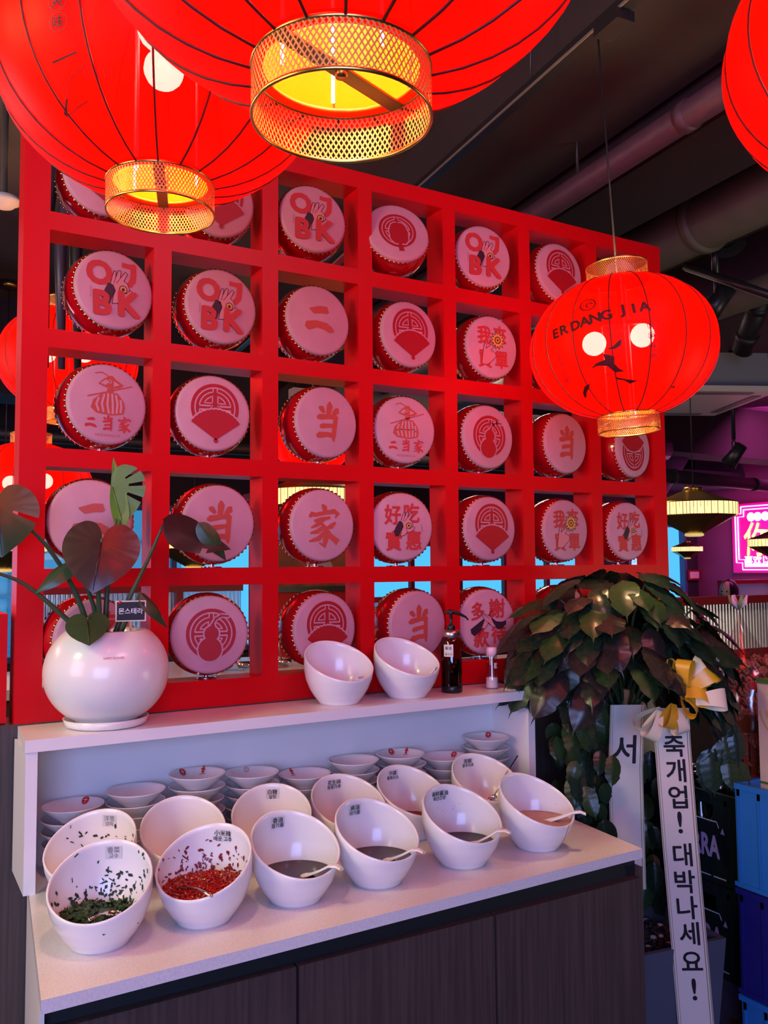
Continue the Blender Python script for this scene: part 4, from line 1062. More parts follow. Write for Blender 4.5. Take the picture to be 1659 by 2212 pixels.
# sprays hanging lower left and along the trunk
for i in range(120):
    t = random.random(); c = Vector((1.50, -.30, 1.13))+Rv*random.uniform(-.14, .06)+Fv*random.uniform(-.06, .12)+Zv*random.uniform(-.46, .06)
    if i > 95: c = Vector((1.66, -.24, .74))+Rv*random.uniform(-.02, .14)+Fv*random.uniform(-.04, .10)+Zv*random.uniform(-.22, .25)
    if c.x < 1.385 and c.z < 1.21: c.x = 1.39+random.uniform(0, .05)
    d = Vector((random.uniform(-.5, .5), random.uniform(-.5, .2), -1)); L = random.uniform(.075, .13)
    if (c+d.normalized()*L).y > -.03: continue
    if near_bow(c, d, L): continue
    put_leaf(c, d, -Fv+Vector((random.uniform(-.4, .4), random.uniform(-.4, .4), .4)), L, random.choice((4, 5, 4, 0)))
for i in range(12):
    c = Vector((1.80, -.43, 1.12))+Rv*random.uniform(-.02, .07)+Zv*random.uniform(-.18, .06)
    put_leaf(c, Vector((random.uniform(-.2, .3), random.uniform(-.2, .1), -1)), -Fv+Zv*.3, random.uniform(.10, .16), random.choice((0, 4, 1)))
# ribbons
RIB = mat('satin_ribbon', (.74, .66, .58), .32, sheen=.3)
RIBG = mat('ribbon_gold_line', (.50, .38, .16), .35, .6)
CREAM = mat('cream_satin', (.82, .72, .50), .28); YEL = mat('yellow_satin', (.80, .42, .02), .28)
def ribbon(name, label, P, hw_, chars):
    """hanging strip; P: centre points from the top down"""
    o = thing(name, label, 'ribbon', tuple(P[0])); P0 = Vector(P[0])
    P = [Vector(p)-P0 for p in P]; cum = [0]
    for a, b in zip(P, P[1:]): cum.append(cum[-1]+(b-a).length)
    nv = -Fv
    def at(s):
        s = max(0, min(s, cum[-1]))
        for i in range(len(P)-1):
            if s <= cum[i+1]: return P[i]+(P[i+1]-P[i])*((s-cum[i])/(cum[i+1]-cum[i]))
        return P[-1]
    def f(u, v, l): return at(-v)+Rv*u+nv*(.0006+.0004*l)
    mb = MB(); N = 40; vs = []
    for i in range(N+1):
        c = at(cum[-1]*i/N); vs += [c-Rv*hw_, c+Rv*hw_, c+Rv*hw_-nv*.0006, c-Rv*hw_-nv*.0006]
    fs = []
    for i in range(N):
        for q in range(4): q2 = (q+1) % 4; fs.append((i*4+q, i*4+q2, (i+1)*4+q2, (i+1)*4+q))
    mb.add(vs, fs, RIB); mb.build('ribbon_strip', o)
    F = Flat(f)
    for u0 in (-hw_*.97, -hw_*.84, hw_*.80, hw_*.93):
        for i in range(20): F.rect(u0, u0+.0022 if u0 > 0 or u0 < -hw_*.9 else u0+.0012, -cum[-1]*(i+1)/20, -cum[-1]*i/20, RIBG)
    F.mb.build('gold_border', o, None, 'stuff')
    F = Flat(f)
    for ch, z, sz, dx in chars: F.text(ch, sz, dx, -(P0.z-z)*1.0, INK, .018, 0, 1.0, 1)
    F.mb.build('black_lettering', o)
    return o
def zpx(y, d): return 1.551+d*(.0645+.998*(1106-y)/1865.4)
def ppx(x, y, d): return CAM+d*(F_+R2*((x-829.5)/1865.4)+U2*((1106-y)/1865.4))
rb = [(1.603, -.452, 1.150), (1.611, -.447, 1.05), (1.640, -.440, .75), (1.672, -.436, .42), (1.700, -.432, .12)]
zc = [('축', 1613), ('개', 1668), ('업', 1725), ('!', 1780), ('대', 1850), ('박', 1908), ('나', 1964), ('세', 2020), ('요', 2079), ('!', 2140)]
ribbon('ribbon', 'long cream ribbon with vertical black Korean lettering, right one', rb, .051, [(c, zpx(y, 2.45), .070 if c != '!' else .085, .003) for c, y in zc])
ribbon('ribbon', 'cream ribbon with a single black Korean syllable, left one', [(1.590, -.300, 1.14), (1.590, -.285, .95), (1.594, -.282, .60)], .051, [('서', zpx(1620, 2.58), .090, -.006)])
# bow
bw = thing('ribbon_bow', 'cream and yellow satin bow tied at the top of ribbons', 'ribbon', (1.600, -.478, 1.185))
def loop(cx, cz, ang, L, W, m, dy=0, tw=.9):
    """satin band curled into an open loop, seen partly from its side"""
    mb = MB(); n = 26; ca, sa = math.cos(ang), math.sin(ang); A = Rv*ca+Zv*sa; Bn = -Rv*sa+Zv*ca; vs = []
    nrm = -Fv; B2 = Bn*math.cos(tw)+nrm*math.sin(tw); Wv = -Bn*math.sin(tw)+nrm*math.cos(tw)*.6
    for i in range(n+1):
        t = 2*PI*i/n; e = (1-math.cos(t))/2
        c = Rv*cx+Zv*cz+nrm*dy+A*L*e+B2*L*.30*math.sin(t)*(.25+.75*e)
        for sg in (-1, 1): vs.append(c+Wv*sg*W/2*(.5+.5*e))
    fs = [(2*i, 2*i+1, 2*i+3, 2*i+2) for i in range(n)]
    mb.add(vs, fs, m, True); mb.build('bow_loop', bw)
for a in ((.010, .030, 2.2, .085, .060, YEL, .01, .5), (.025, .015, .95, .125, .060, CREAM, .0, .8), (.0, .012, -.15, .075, .060, YEL, .03, .7), (.040, -.005, .0, .085, .062, CREAM, .03, 1.1),
          (-.05, -.030, -2.5, .090, .050, CREAM, .01, .5), (-.055, -.035, -2.0, .085, .045, CREAM, .02, 1.2), (-.02, -.015, -1.9, .070, .055, YEL, .03, .8), (-.010, -.035, -1.4, .065, .055, CREAM, .02, .9),
          (.03, .025, .55, .085, .055, YEL, .02, 1.2), (.015, .03, 1.5, .075, .055, YEL, .02, .7), (.0, .01, -1.0, .07, .05, YEL, .03, .4), (.05, .05, .3, .08, .05, CREAM, .0, .4)):
    loop(*a)
# raffia bow on the planter
rf = MB(); pc = ppx(1427, 2084, 2.62)-Vector((1.8, -.43, .3)); RAF = mat('raffia', (.50, .36, .26), .7)
o = thing('planter_tie', 'thin beige cord tied in a bow around the grey planter', 'cord', (1.8, -.43, .3))
for e in ((1398, 2090), (1460, 2068), (1400, 2120), (1420, 2155), (1450, 2110), (1405, 2095)):
    m1 = ppx((1427+e[0])/2+3, (2084+e[1])/2-8, 2.61)-Vector((1.8, -.43, .3)); rf.tube([pc, m1, ppx(e[0], e[1], 2.615)-Vector((1.8, -.43, .3))], .0017, RAF, 5)
rf.build('cord_strand', o)

# ================================================================== CRATES
DKG = mat('crate_dark_green', (.006, .014, .014), .4); BLU = mat('crate_blue', (.020, .16, .48), .38); NAVY = mat('crate_navy', (.012, .012, .16), .38); BRN = mat('crate_smoke', (.05, .035, .06), .4)
LOGO = mat('crate_logo_lilac', (.42, .30, .50), .5); LOGW = mat('crate_logo_white', (.55, .55, .60), .5)
def crate(cx, cy, z, lx, ly, h, m, label, group, logo=None, rz=0, ribs=True, open_=False):
    """lx: width in X, ly: length in Y, base at z; handle hole and logo on the side facing -X"""
    o = thing('crate', label, 'crate', (cx, cy, z), rz, group); t = .012
    b = MB(); b.box(-lx/2+t, lx/2-t, -ly/2+t, ly/2-t, 0, .012, m); b.build('base_panel', o)
    X0 = -lx/2
    s = MB(); hh0, hh1, hw_ = h*.66, h*.86, ly*.22
    if open_:
        s.box(X0, X0+t, -ly/2, ly/2, 0, h*.12, m).box(X0, X0+t, -ly/2, ly/2, h*.62, h, m)
        for k in range(5): y = -ly/2+ly*k/4; s.box(X0, X0+t, max(y-.012, -ly/2), min(y+.012, ly/2), h*.12, h*.62, m)
    else:
        s.box(X0, X0+t, -ly/2, ly/2, 0, hh0, m).box(X0, X0+t, -ly/2, ly/2, hh1, h, m).box(X0, X0+t, -ly/2, -hw_, hh0, hh1, m).box(X0, X0+t, hw_, ly/2, hh0, hh1, m)
    s.build('side_panel', o)
    MB().box(lx/2-t, lx/2, -ly/2, ly/2, 0, h, m).build('side_panel', o)
    MB().box(X0+t, lx/2-t, -ly/2, -ly/2+t, 0, h, m).build('end_panel', o); MB().box(X0+t, lx/2-t, ly/2-t, ly/2, 0, h, m).build('end_panel', o)
    rim = MB()
    for (a, b_, c, d) in ((X0-.006, X0, -ly/2-.006, ly/2+.006), (lx/2, lx/2+.006, -ly/2-.006, ly/2+.006)):
        rim.box(a, b_, c, d, h-.016, h, m).box(a, b_, c, d, 0.004, .016, m)
    rim.box(X0, lx/2, -ly/2-.006, -ly/2, h-.016, h, m).box(X0, lx/2, ly/2, ly/2+.006, h-.016, h, m)
    rim.build('rim', o, None, 'stuff')
    if ribs:
        r = MB()
        for k in range(8):
            y = -ly/2+.012+(ly-.024)*k/7
            r.box(X0-.005, X0, y-.003, y+.003, .016 if abs(y) > hw_ else .016, h-.016 if abs(y) > hw_ else hh0*.12+.016, m)
            r.box(X0+.02+(lx-.04)*k/7-.003, X0+.02+(lx-.04)*k/7+.003, -ly/2-.005, -ly/2, .016, h-.016, m)
            r.box(X0-.005, X0, y-.003, y+.003, h*.88, h-.016, m)
        r.build('rib', o, None, 'stuff')
    if logo: 
        F = Flat(lambda u, v, l: (X0-.0006-.0004*l, -u, v)); logo(F, h); F.mb.build('printed_logo', o)
    return o
def logo_a(F, h):
    F.text('TERRA', .092, .030, h*.40, LOGO, .04, 0, .60)
    F.poly([(.118, h*.56), (.126, h*.63), (.134, h*.56)], LOGO)
    for p in ([(-.12, h*.68), (.105, h*.68)], [(.105, h*.68), (.112, h*.62)], [(-.03, h*.20), (-.0, h*.06)], [(0, h*.06), (.03, h*.20)], [(.03, h*.07), (.14, h*.07)]): F.line(p, .0035, LOGW)
def logo_b(F, h):
    F.line([(.0, h*.45), (.0, h*.60), (.03, h*.66), (.07, h*.62), (.07, h*.45), (.04, h*.38), (.0, h*.45)], .004, LOGW); F.line([(.0, h*.60), (.035, h*.56), (.07, h*.62)], .003, LOGW)
CH = .279
cA = crate(2.085, -.205, CH*2, .27, .42, CH, DKG, 'dark green beer crate with lilac lettering, topmost of its stack', 'dark crates beside the ribbons', logo_a)
crate(2.085, -.205, CH, .27, .42, CH-.002, DKG, 'dark green beer crate with lilac lettering, middle of its stack', 'dark crates beside the ribbons', logo_a)
cC = crate(2.085, -.205, 0, .27, .42, CH-.002, BRN, 'smoky open-sided crate with amber bottles, bottom of its stack', 'dark crates beside the ribbons', None, open_=True, ribs=False)
BH = .300
for i, (z, m, lb) in enumerate(((0, BLU, 'bright blue crate at the bottom of the right stack'), (.318, NAVY, 'navy blue crate in the middle of the right stack'), (.618, BLU, 'bright blue crate holding the carton, top of right stack'))):
    crate(2.015, -.715, z, .34, .50, .316 if i == 0 else BH-.002, m, lb, 'blue crates at the right edge', logo_b if m is BLU else None)
BGL = mat('dark_bottle_glass', (.006, .012, .008), .08, coat=.8); BAM = mat('amber_bottle_glass', (.09, .025, .006), .1, coat=.8); CAPM = mat('bottle_cap', (.5, .45, .45), .25, 1); BLBL = mat('bottle_label_green', (.02, .22, .12), .4)
def bottle_meshes(g):
    b = MB(); b.lathe([(0, 0), (.033, 0), (.034, .15), (.030, .175), (.015, .215), (.0125, .262), (.014, .264), (.014, .27)], 16, g); a = b.build('b'); 
    c = MB(); c.lathe([(.0145, .268), (.0148, .276), (.012, .280), (0, .281)], 14, CAPM); cc = c.build('c'); r = (a.data, cc.data); bpy.data.objects.remove(a); bpy.data.objects.remove(cc); return r
L1 = MB(); L1.lathe([(.0152, .232), (.0142, .252)], 14, BLBL); l1 = L1.build('l'); LBM = l1.data; bpy.data.objects.remove(l1)
BD, BA = bottle_meshes(BGL), bottle_meshes(BAM)
def bottles(cr, ms, z, lb, grp, nx=3, ny=5, hh=.0):
    for i in range(nx):
        for j in range(ny):
            o = thing('beer_bottle', lb+(', row %s, place %s' % (ORD[i], ORD[j])), 'bottle', (cr.location.x-.082+.082*i, cr.location.y-.160+.080*j, z), 0, grp)
            inst(ms[0], 'glass_body', o); inst(ms[1], 'cap', o); inst(LBM, 'neck_label', o, (0, 0, 0))
bottles(cA, BD, CH*2+.014, 'dark bottle in the top green crate', 'capped dark bottles in the top crate')
bottles(cC, BA, .0145, 'amber bottle in the bottom crate', 'amber bottles in the bottom crate', 1, 5)
# carton on the blue crate
ct = thing('carton', 'food carton printed with Chinese text standing in blue crate', 'box', (2.055, -.712, .634))
CARM = mat('carton_print', (.66, .50, .36), .55, noisy=.12, nscale=6); GRN = mat('carton_green', (.07, .16, .02), .5)
MB().box(-.11, .11, -.20, .235, 0, .575, CARM).build('carton_body', ct)
MB().box(-.112, .112, -.202, .237, .0, .055, GRN).box(-.112, .112, -.202, .237, .565, .577, GRN).box(-.112, -.111, -.202, .237, .27, .277, GRN).build('green_band', ct)
F = Flat(lambda u, v, l: (-.1128-.0004*l, -u, v))
lines = ['【产品名称】速食面', '【配料表】面粉水', '【执行标准】食品', '【食品生产许可证】', '【食用方法】沸水', '  份，煮，火锅', '【贮存方法】常温', '', '【生产日期】', '', '【保质期】12个月', '【联系电话】', '【食品产地】河南', '【制造商】河南省', '【地址】河南省', '【网址】www']
for i, t in enumerate(lines):
    if t.strip(): F.text(t.strip(), .0135, -.213+.055*.5+len(t)*.0062+.014-.02, .440-.0175*i, PDARK, 0, 0, .9, 0, 2)
F.rect(-.125, .0, .292, .312, PRED, 1); 
for k in range(2): F.line([(-.215+k*.06, .075), (-.170+k*.06, .075), (-.170+k*.06, .14), (-.215+k*.06, .14), (-.215+k*.06, .075)], .0016, PRED); F.poly([(-.20+k*.06, .125), (-.185+k*.06, .125), (-.186+k*.06, .11), (-.1925+k*.06, .105), (-.199+k*.06, .11)], PRED); F.text('小心轻放', .009, -.1925+k*.06, .084, PRED, 0)
F.text('舌尖味道', .04, -.12, .03, mat('carton_pink', (.7, .4, .45), .5), .03, 0, 1, 1)
for k in range(4): F.ring(-.13, .50, .03+.022*k, .034+.022*k, PGOLD, 190, 330)
F.mb.build('printed_text', ct)
# orange basket on the dark crate with snack bag
ORG = mat('orange_plastic', (.42, .06, .018), .42)
bk = thing('basket', 'orange slatted plastic basket standing on the dark crate', 'basket', (2.120, -.310, CH*3+.003))
def frus(z): k = .080+.030*z/.24; return k
b = MB(); N = 28
for s0 in range(N):
    a0, a1 = 2*PI*s0/N, 2*PI*(s0+.72)/N; vs = []
    for z in (0.02, .19):
        r = frus(z)
        for a, dr in ((a0, 0), (a1, 0), (a1, -.004), (a0, -.004)): vs.append(((r+dr)*math.cos(a), (r+dr)*math.sin(a), z))
    MB().hexa(vs, ORG).build('slat', bk)
MB().lathe([(frus(.19)-.004, .185), (frus(.19)+.004, .185), (frus(.24)+.006, .240), (frus(.24)+.012, .242), (frus(.24)+.012, .250), (frus(.24)-.001, .250), (frus(.19)-.004, .19)], 36, ORG).build('rim', bk)
MB().lathe([(0, 0), (.080, 0), (.083, .026), (.079, .026), (.076, .006), (0, .006)], 36, ORG).build('base', bk)
sg = thing('snack_bag', 'clear knotted bag of orange curly puffed snacks in basket', 'bag', (2.120, -.310, CH*3+.016))
BAGM = glassmat('clear_film', (.96, .93, .94), .16, .12)
b = MB(); n = 30; nz = 22; vs = []; fs = []; HB = .55
for i in range(nz+1):
    t = i/nz; r = (.070+.058*math.sin(PI*min(1, t*1.15))**.8)*(1 if t < .62 else max(.07, 1-(t-.62)/.38*1.02)); 
    for j in range(n):
        a = 2*PI*j/n; q = 1+.05*noise.noise(Vector((math.cos(a)*2, math.sin(a)*2, t*7)))+.03*math.sin(5*a+t*9)*(t > .5)
        sx = -.05*max(0, t-.55)
        vs.append((r*q*math.cos(a)+sx, r*q*math.sin(a)+sx*-.4, .01+t*HB))
for i in range(nz):
    for j in range(n): j2 = (j+1) % n; fs.append((i*n+j, i*n+j2, (i+1)*n+j2, (i+1)*n+j))
b.add(vs, fs, BAGM, True); b.build('clear_film', sg)
b = MB()
for k in range(6):
    a = k*1.05; b.tube([(-.022, .009, .555), (-.022+.02*math.cos(a), .009+.02*math.sin(a), .575), (-.022+.028*math.cos(a), .009+.028*math.sin(a), .60)], [.006, .009, .003], [mat('bag_tie_green', (.20, .32, .12), .4), mat('bag_tie_pink', (.8, .5, .6), .3)][k % 2], 6)
b.build('knot', sg)
PUF = mat('puffed_snack', (.62, .20, .12), .6, noisy=.3, nscale=60)
b = MB()
for i in range(420):
    z = .03+random.random()*.36; t = z/HB; R = (.070+.058*math.sin(PI*min(1, t*1.15))**.8)-.014
    a = random.uniform(0, 2*PI); r = R*math.sqrt(random.uniform(.35, 1)); c = Vector((r*math.cos(a), r*math.sin(a), z)); q = random.uniform(0, 6); s = .011
    b.tube([c+Vector((s*math.cos(q+k*1.1), s*math.sin(q+k*1.1)*.7, s*math.sin(k*1.3+q))) for k in range(4)], .0048, PUF, 5)
o = b.build('puffed_snack', None, (2.120, -.310, CH*3+.016)); tag(o, 'orange curly puffed snacks inside the clear bag', 'food', None, 'stuff')
F = Flat(lambda u, v, l: (lambda r, a: (r*math.cos(a), r*math.sin(a), v))(.131+.0008*l, RAD(243)+u/.13))
for k in range(6): F.rect(-.035+k*.0125, -.0225+k*.0125, .215, .30, mat('bag_label', (.66, .46, .46), .4)); F.rect(-.035+k*.0125, -.0225+k*.0125, .16, .215, GRN)
F.poly(ell(.01, .262, .012, .018, 14), PDARK, 1); F.poly(ell(.010, .236, .020, .012, 14), PDARK, 1); F.text('大', .05, .02, .186, LOGW, .03, lift=1)
F.rect(-.05, -.035, .31, .335, PRED, 1); F.rect(-.005, .01, .315, .33, PRED, 1)
F.mb.build('printed_label', sg)

# ================================================================== LEFT SIDE, CEILING FITTINGS
tag(MB().box(-.45, -.075, .02, .75, 1.197, 1.450, RED).build('side_cabinet'), 'red cabinet end standing left of the lattice', 'cabinet')
UX, UY = .0958, .9954     # direction of the ceiling runs
U3 = Vector((UX, UY, 0)); V3 = Vector((UY, -UX, 0))
Rz = Matrix.Rotation(-math.atan2(UX, UY), 4, 'Z')
def run_box(px, py, s0, s1, w0, w1, z0, z1, m): return MB().box(w0, w1, s0, s1, z0, z1, m, Matrix.Translation((px, py, 0)) @ Rz)
DPIPE = mat('plum_pipe', (.075, .038, .055), .5, noisy=.2); DUCT = mat('painted_duct', (.10, .09, .065), .6, noisy=.15, nscale=8); TRK = mat('track_black', (.015, .015, .015), .35); TRKL = mat('track_lip', (.35, .32, .26), .3, .6)
trk = thing('light_track', 'black ceiling light track with thin bright lip', 'track', (1.38, -.52, 3.06))
MB().box(-.018, .018, -2.2, 5.2, 0, .03, TRK, Rz).build('track_rail', trk); MB().box(-.022, -.018, -2.2, 5.2, -.002, .006, TRKL, Rz).build('track_lip', trk)
MB().box(-.03, .03, -.05, .05, -.03, 0, TRK, Rz).build('feed_box', trk)
for y in (-1.6, .4, 2.6, 4.6): MB().tube([U3*y+Zv*.03, U3*y+Zv*.34], .004, TRK, 6).build('hanger_rod', trk)
struct(run_box(1.62, 0, -4.5, 5.9, -.06, .42, 3.20, 3.40, mat('beam_dark', (.030, .022, .020), .8)), 'trim_1')
struct(run_box(2.05, 0, -4.5, 5.9, .04, .42, 3.05, 3.40, mat('beam_black', (.016, .010, .012), .8)), 'trim_2')
struct(run_box(3.75, 0, -4.5, 5.9, 0, .5, 3.15, 3.40, mat('beam_plum', (.035, .022, .032), .8)), 'trim_3')
struct(MB().box(-3, 9.4, 4.1, 4.5, 2.75, 3.40, mat('beam_black', (.016, .010, .012), .8)), 'trim_4')
struct(MB().box(5.6, 9.4, 5.2, 5.99, 2.55, 2.75, mat('beam_plum2', (.05, .03, .06), .7)), 'trim_5')
def pipe(name, label, p0, p1, r, m, collars=0, cat='pipe', n=20):
    p0 = Vector(p0); p1 = Vector(p1); o = thing(name, label, cat, tuple(p0)); MB().tube([Vector((0, 0, 0)), p1-p0], r, m, n).build('pipe_run', o)
    for k in range(collars):
        c = (p1-p0)*((k+.5)/collars); d = (p1-p0).normalized(); MB().tube([c-d*.02, c+d*.02], r*1.12, m, n).build('collar', o)
    return o
def rp(px, py, s, z, off=0): return Vector((px, py, z))+U3*s+V3*off
pp = pipe('pipe', 'plum coloured ceiling pipe running diagonally at the upper right', rp(2.00, .61, -4, 3.02), rp(2.00, .61, 4.6, 3.02), .047, DPIPE, 7)
for s in (-.35, 1.9): MB().tube([U3*(4+s)+Zv*.04, U3*(4+s)+Zv*.38], .006, TRK, 6).build('hanger_rod', pp)
pipe('duct', 'wide olive painted round duct under the ceiling at right', rp(2.93, .10, -3.5, 3.16), rp(2.93, .10, 5.4, 3.16), .13, DUCT, 8, 'duct', 28)
pipe('pipe', 'grey brown pipe below the wide duct at the right', rp(3.62, .9, -3.5, 2.98), rp(3.62, .9, 4.6, 2.98), .075, DUCT, 5)
pipe('pipe', 'black pipe crossing above the air conditioner panel', (3.75, 2.95, 2.36), (9.3, 3.75, 2.36), .06, BLACK, 4)
pipe('pipe', 'thin dark pipe across the far ceiling', (-2.9, 4.0, 2.46), (9.3, 4.0, 2.46), .045, BLACK, 4)
pipe('duct', 'flexible dark duct near the pink far ceiling', (3.5, 3.1, 2.62), (6.4, 3.9, 2.72), .14, mat('flex_duct', (.035, .03, .04), .4, bump=1, bscale=30), 9, 'duct')
pipe('duct', 'round purple-lit duct end on the far right', (7.3, 4.6, 2.95), (7.3, 5.1, 2.40), .30, mat('beam_plum2', (.05, .03, .06), .7), 0, 'duct', 28)
dk = pipe('pipe', 'dark bent drain hose hanging at the upper right', (3.95, .9, 3.1), (4.15, 1.2, 2.85), .06, BLACK, 2)
struct(MB().box(5.4, 9.38, 3.0, 5.95, 3.30, 3.395, mat('neon_tinted_ceiling', (.24, .10, .22), .7)), 'trim_6')  # magenta neon glow painted into the slab colour
sm = thing('ceiling_hook', 'dark curved hook plate hanging from the olive duct', 'fitting', tuple(ppx(1562, 520, 4.3)))
mb = MB(); 
for k in range(10):
    a0, a1 = PI*(1+k/10), PI*(1+(k+1)/10); vs = []
    for y in (-.006, .006):
        for r, a in ((.055, a0), (.115, a0), (.115, a1), (.055, a1)): vs.append(Rv*(r*math.cos(a))+Zv*(r*.75*math.sin(a))+Fv*y)
    mb.hexa([vs[0], vs[1], vs[2], vs[3], vs[4], vs[5], vs[6], vs[7]], BLACK)
mb.build('hook_plate', sm)
WHP = mat('appliance_white', (.55, .50, .44), .45)
ac = thing('air_conditioner', 'white four-way ceiling air conditioner panel beyond the right lantern', 'air conditioner', (4.40, 1.88, 2.66), RAD(-25))
MB().box(-.40, .40, -.40, .40, .035, .26, mat('grey_sheet', (.20, .20, .20), .5)).build('housing', ac)
MB().hexa([(-.44, -.44, 0), (.44, -.44, 0), (.44, .44, 0), (-.44, .44, 0), (-.47, -.47, .03), (.47, -.47, .03), (.47, .47, .03), (-.47, .47, .03)], WHP).build('panel', ac)
for q in range(4): MB().box(-.30, .30, -.40, -.34, -.004, 0, mat('vent_dark', (.1, .09, .09), .5), Matrix.Rotation(q*PI/2, 4, 'Z')).build('vent', ac)
for sx in (-1, 1):
    for sy in (-1, 1): MB().tube([(sx*.33, sy*.33, .26), (sx*.33, sy*.33, .74)], .005, TRK, 6).build('hanger_rod', ac)
a2 = thing('air_conditioner', 'beige air conditioner with slatted grille at the left edge', 'air conditioner', (-.62, 2.75, 2.78), RAD(-8))
MB().box(-.5, .42, -.3, .5, .26, .52, WHP).box(-.42, .34, -.32, -.3, .30, .38, mat('shade_beige', (.36, .30, .26), .5)).box(-.42, .34, -.32, -.3, .41, .49, mat('shade_beige', (.36, .30, .26), .5)).build('housing', a2)
MB().box(-.6, .50, -.35, .5, .12, .15, mat('pale_beige', (.66, .60, .42), .5)).build('panel', a2)
for k in range(14): MB().box(-.55, .42, -.345, -.33, -.16+k*.018, -.150+k*.018, mat('pale_beige', (.66, .60, .42), .5)).build('grille_slat', a2)
MB().box(-.6, .50, -.328, -.30, -.20, .12, mat('shade_beige', (.36, .30, .26), .5)).build('grille_back', a2)
sd = thing('smoke_detector', 'round white smoke detector on the ceiling at left edge', 'detector', tuple(ppx(8, 428, 3.2)))
MB().lathe([(0, -.035), (.035, -.033), (.048, -.018), (.058, -.016), (.058, 0), (0, 0)], 32, WHP).build('detector_body', sd); MB().tube([(0, 0, 0), (0, 0, .45)], .012, CEILM, 8).build('mount_stem', sd)
def spot(p, rz, label, up=.25, sc=1.0):
    o = thing('spotlight', label, 'spotlight', tuple(p), rz)
    Xr = Matrix.Rotation(RAD(40), 4, 'X') @ Matrix.Scale(sc, 4)
    MB().lathe([(0, .08), (.035, .08), (.04, .0), (.048, -.06), (.040, -.06), (0, -.02)], 18, TRK, xf=Xr).build('lamp_head', o)
    MB().tube([(.03, 0, .03), (.03, 0, .12), (0, 0, .14)], .006, TRK, 6).tube([(-.03, 0, .03), (-.03, 0, .12), (0, 0, .14)], .006, TRK, 6).tube([(0, 0, .14), (0, 0, .14+up)], .018, TRK, 8).build('bracket', o)
    return o
spot(ppx(1548, 655, 4.2), .5, 'grey track spotlight right of the big lantern', .22, 1.15)
spot(ppx(1586, 985, 7.4), .2, 'black spotlight before the pink far ceiling', .80, 1.4)
t2 = thing('light_track', 'second light track above the grey spotlight', 'track', tuple(ppx(1480, 575, 4.3)))
e = ppx(1700, 650, 3.9)-ppx(1480, 575, 4.3)
MB().tube([Vector((0, 0, 0)), e], .022, TRK, 6).build('track_rail', t2); MB().tube([Vector((0, 0, -.02)), e-Zv*.02], .006, TRKL, 6).build('track_lip', t2)
hg = thing('cable_bundle', 'dark cables hanging behind the lattice top left', 'cable', (.10, .72, 3.3))
for k in range(3): MB().tube([(k*.05, 0, .1), (k*.05+.03, .02, -.3), (k*.05-.01, 0, -.7), (k*.05, .0, -1.1)], [.018, .02, .02, .012], [BLACK, BRN, BLACK][k], 8).build('cable', hg)

# ================================================================== PENDANT LAMPS (gold double cones)
LITP = mat('lit_panel_glass', (1, .85, .5), .4, emit=(1.0, .78, .30), es=1.15)
def lamp_parts():
    R = .255; o = {}
    o['top_cap'] = MB().lathe([(0, .135), (.055, .135), (.058, .120), (.052, .118)], 24, GOLD)
    o['upper_cone'] = MB().lathe([(.05, .120), (.12, .088), (R-.01, .042), (R, .040), (R, .034)], 40, GOLD)
    o['lower_cone'] = MB().lathe([(R, -.040), (R-.006, -.046), (.055, -.150)], 10, GOLD, smooth=False)
    o['bottom_cap'] = MB().lathe([(.048, -.148), (.056, -.152), (.056, -.163), (.04, -.168), (0, -.168)], 24, mat('lamp_lower_glow', (.8, .6, .2), .3, emit=(1, .8, .3), es=.5))
    b = MB(); N = 40
    for i in range(N):
        a = 2*PI*i/N; b.box(-.0015, .0015, -R-.002, -R+.004, -.040, .036, GOLDD, Matrix.Rotation(a, 4, 'Z'))
    o['band_frame'] = b
    a = 2*PI*.44/N; c = math.cos(a)
    o['lit_panel'] = MB().box(-R*math.sin(a), R*math.sin(a), -R*c-.0005, -R*c+.003, -.038, .034, LITP)
    out = {}
    for k, v in o.items(): ob = v.build(k); out[k] = ob.data; bpy.data.objects.remove(ob)
    v = MB()
    for i in range(N): v.box(-R*math.sin(a), R*math.sin(a), -R*c-.0005, -R*c+.003, -.038, .034, LITP, Matrix.Rotation(2*PI*i/N, 4, 'Z'))
    ob = v.build('lit_band'); out['lit_band'] = ob.data; bpy.data.objects.remove(ob)
    return out
LPM = lamp_parts()
def pendant(p, label, sc=1.0, near=False, top=3.38):
    o = thing('pendant_lamp', label, 'lamp', tuple(p), 0, 'gold pagoda pendant lamps'); o.scale = (sc, sc, sc)
    for k in ('top_cap', 'upper_cone', 'lower_cone', 'bottom_cap', 'band_frame'): inst(LPM[k], k, o)
    if near:
        for i in range(40): inst(LPM['lit_panel'], 'lit_panel', o, (0, 0, 0), (0, 0, 2*PI*i/40))
    else: inst(LPM['lit_band'], 'lit_band', o)
    MB().tube([(0, 0, .135), (0, 0, (top-p[2])/sc)], .004/sc**.5, TRK, 6).build('cord', o)
    MB().lathe([(0, (top-p[2])/sc-.03), (.06, (top-p[2])/sc-.03), (.06, (top-p[2])/sc), (0, (top-p[2])/sc)], 20, GOLD).build('ceiling_canopy', o)
    return o
pendant(ppx(1498, 1100, 5.3), 'gold pagoda pendant lamp just right of the lattice', 1, True)
pendant(ppx(1484, 1186, 10.6), 'tiny gold pendant lamp seen before the right window', .72)
pendant(ppx(1672, 1172, 7.6), 'gold pendant lamp crossing the neon sign at right edge', .85)
pendant(ppx(678, 1077, 4.3), 'gold pendant lamp behind the fourth row third drum', 1, True)
pendant(ppx(420, 1172, 5.4), 'gold pendant lamp behind the fourth row second drum', 1)
pendant(ppx(8, 1178, 5.4), 'gold pendant lamp at the left edge of the picture', 1)
pendant(ppx(1030, 1172, 10.2), 'small far pendant lamp behind the fifth column', .7)
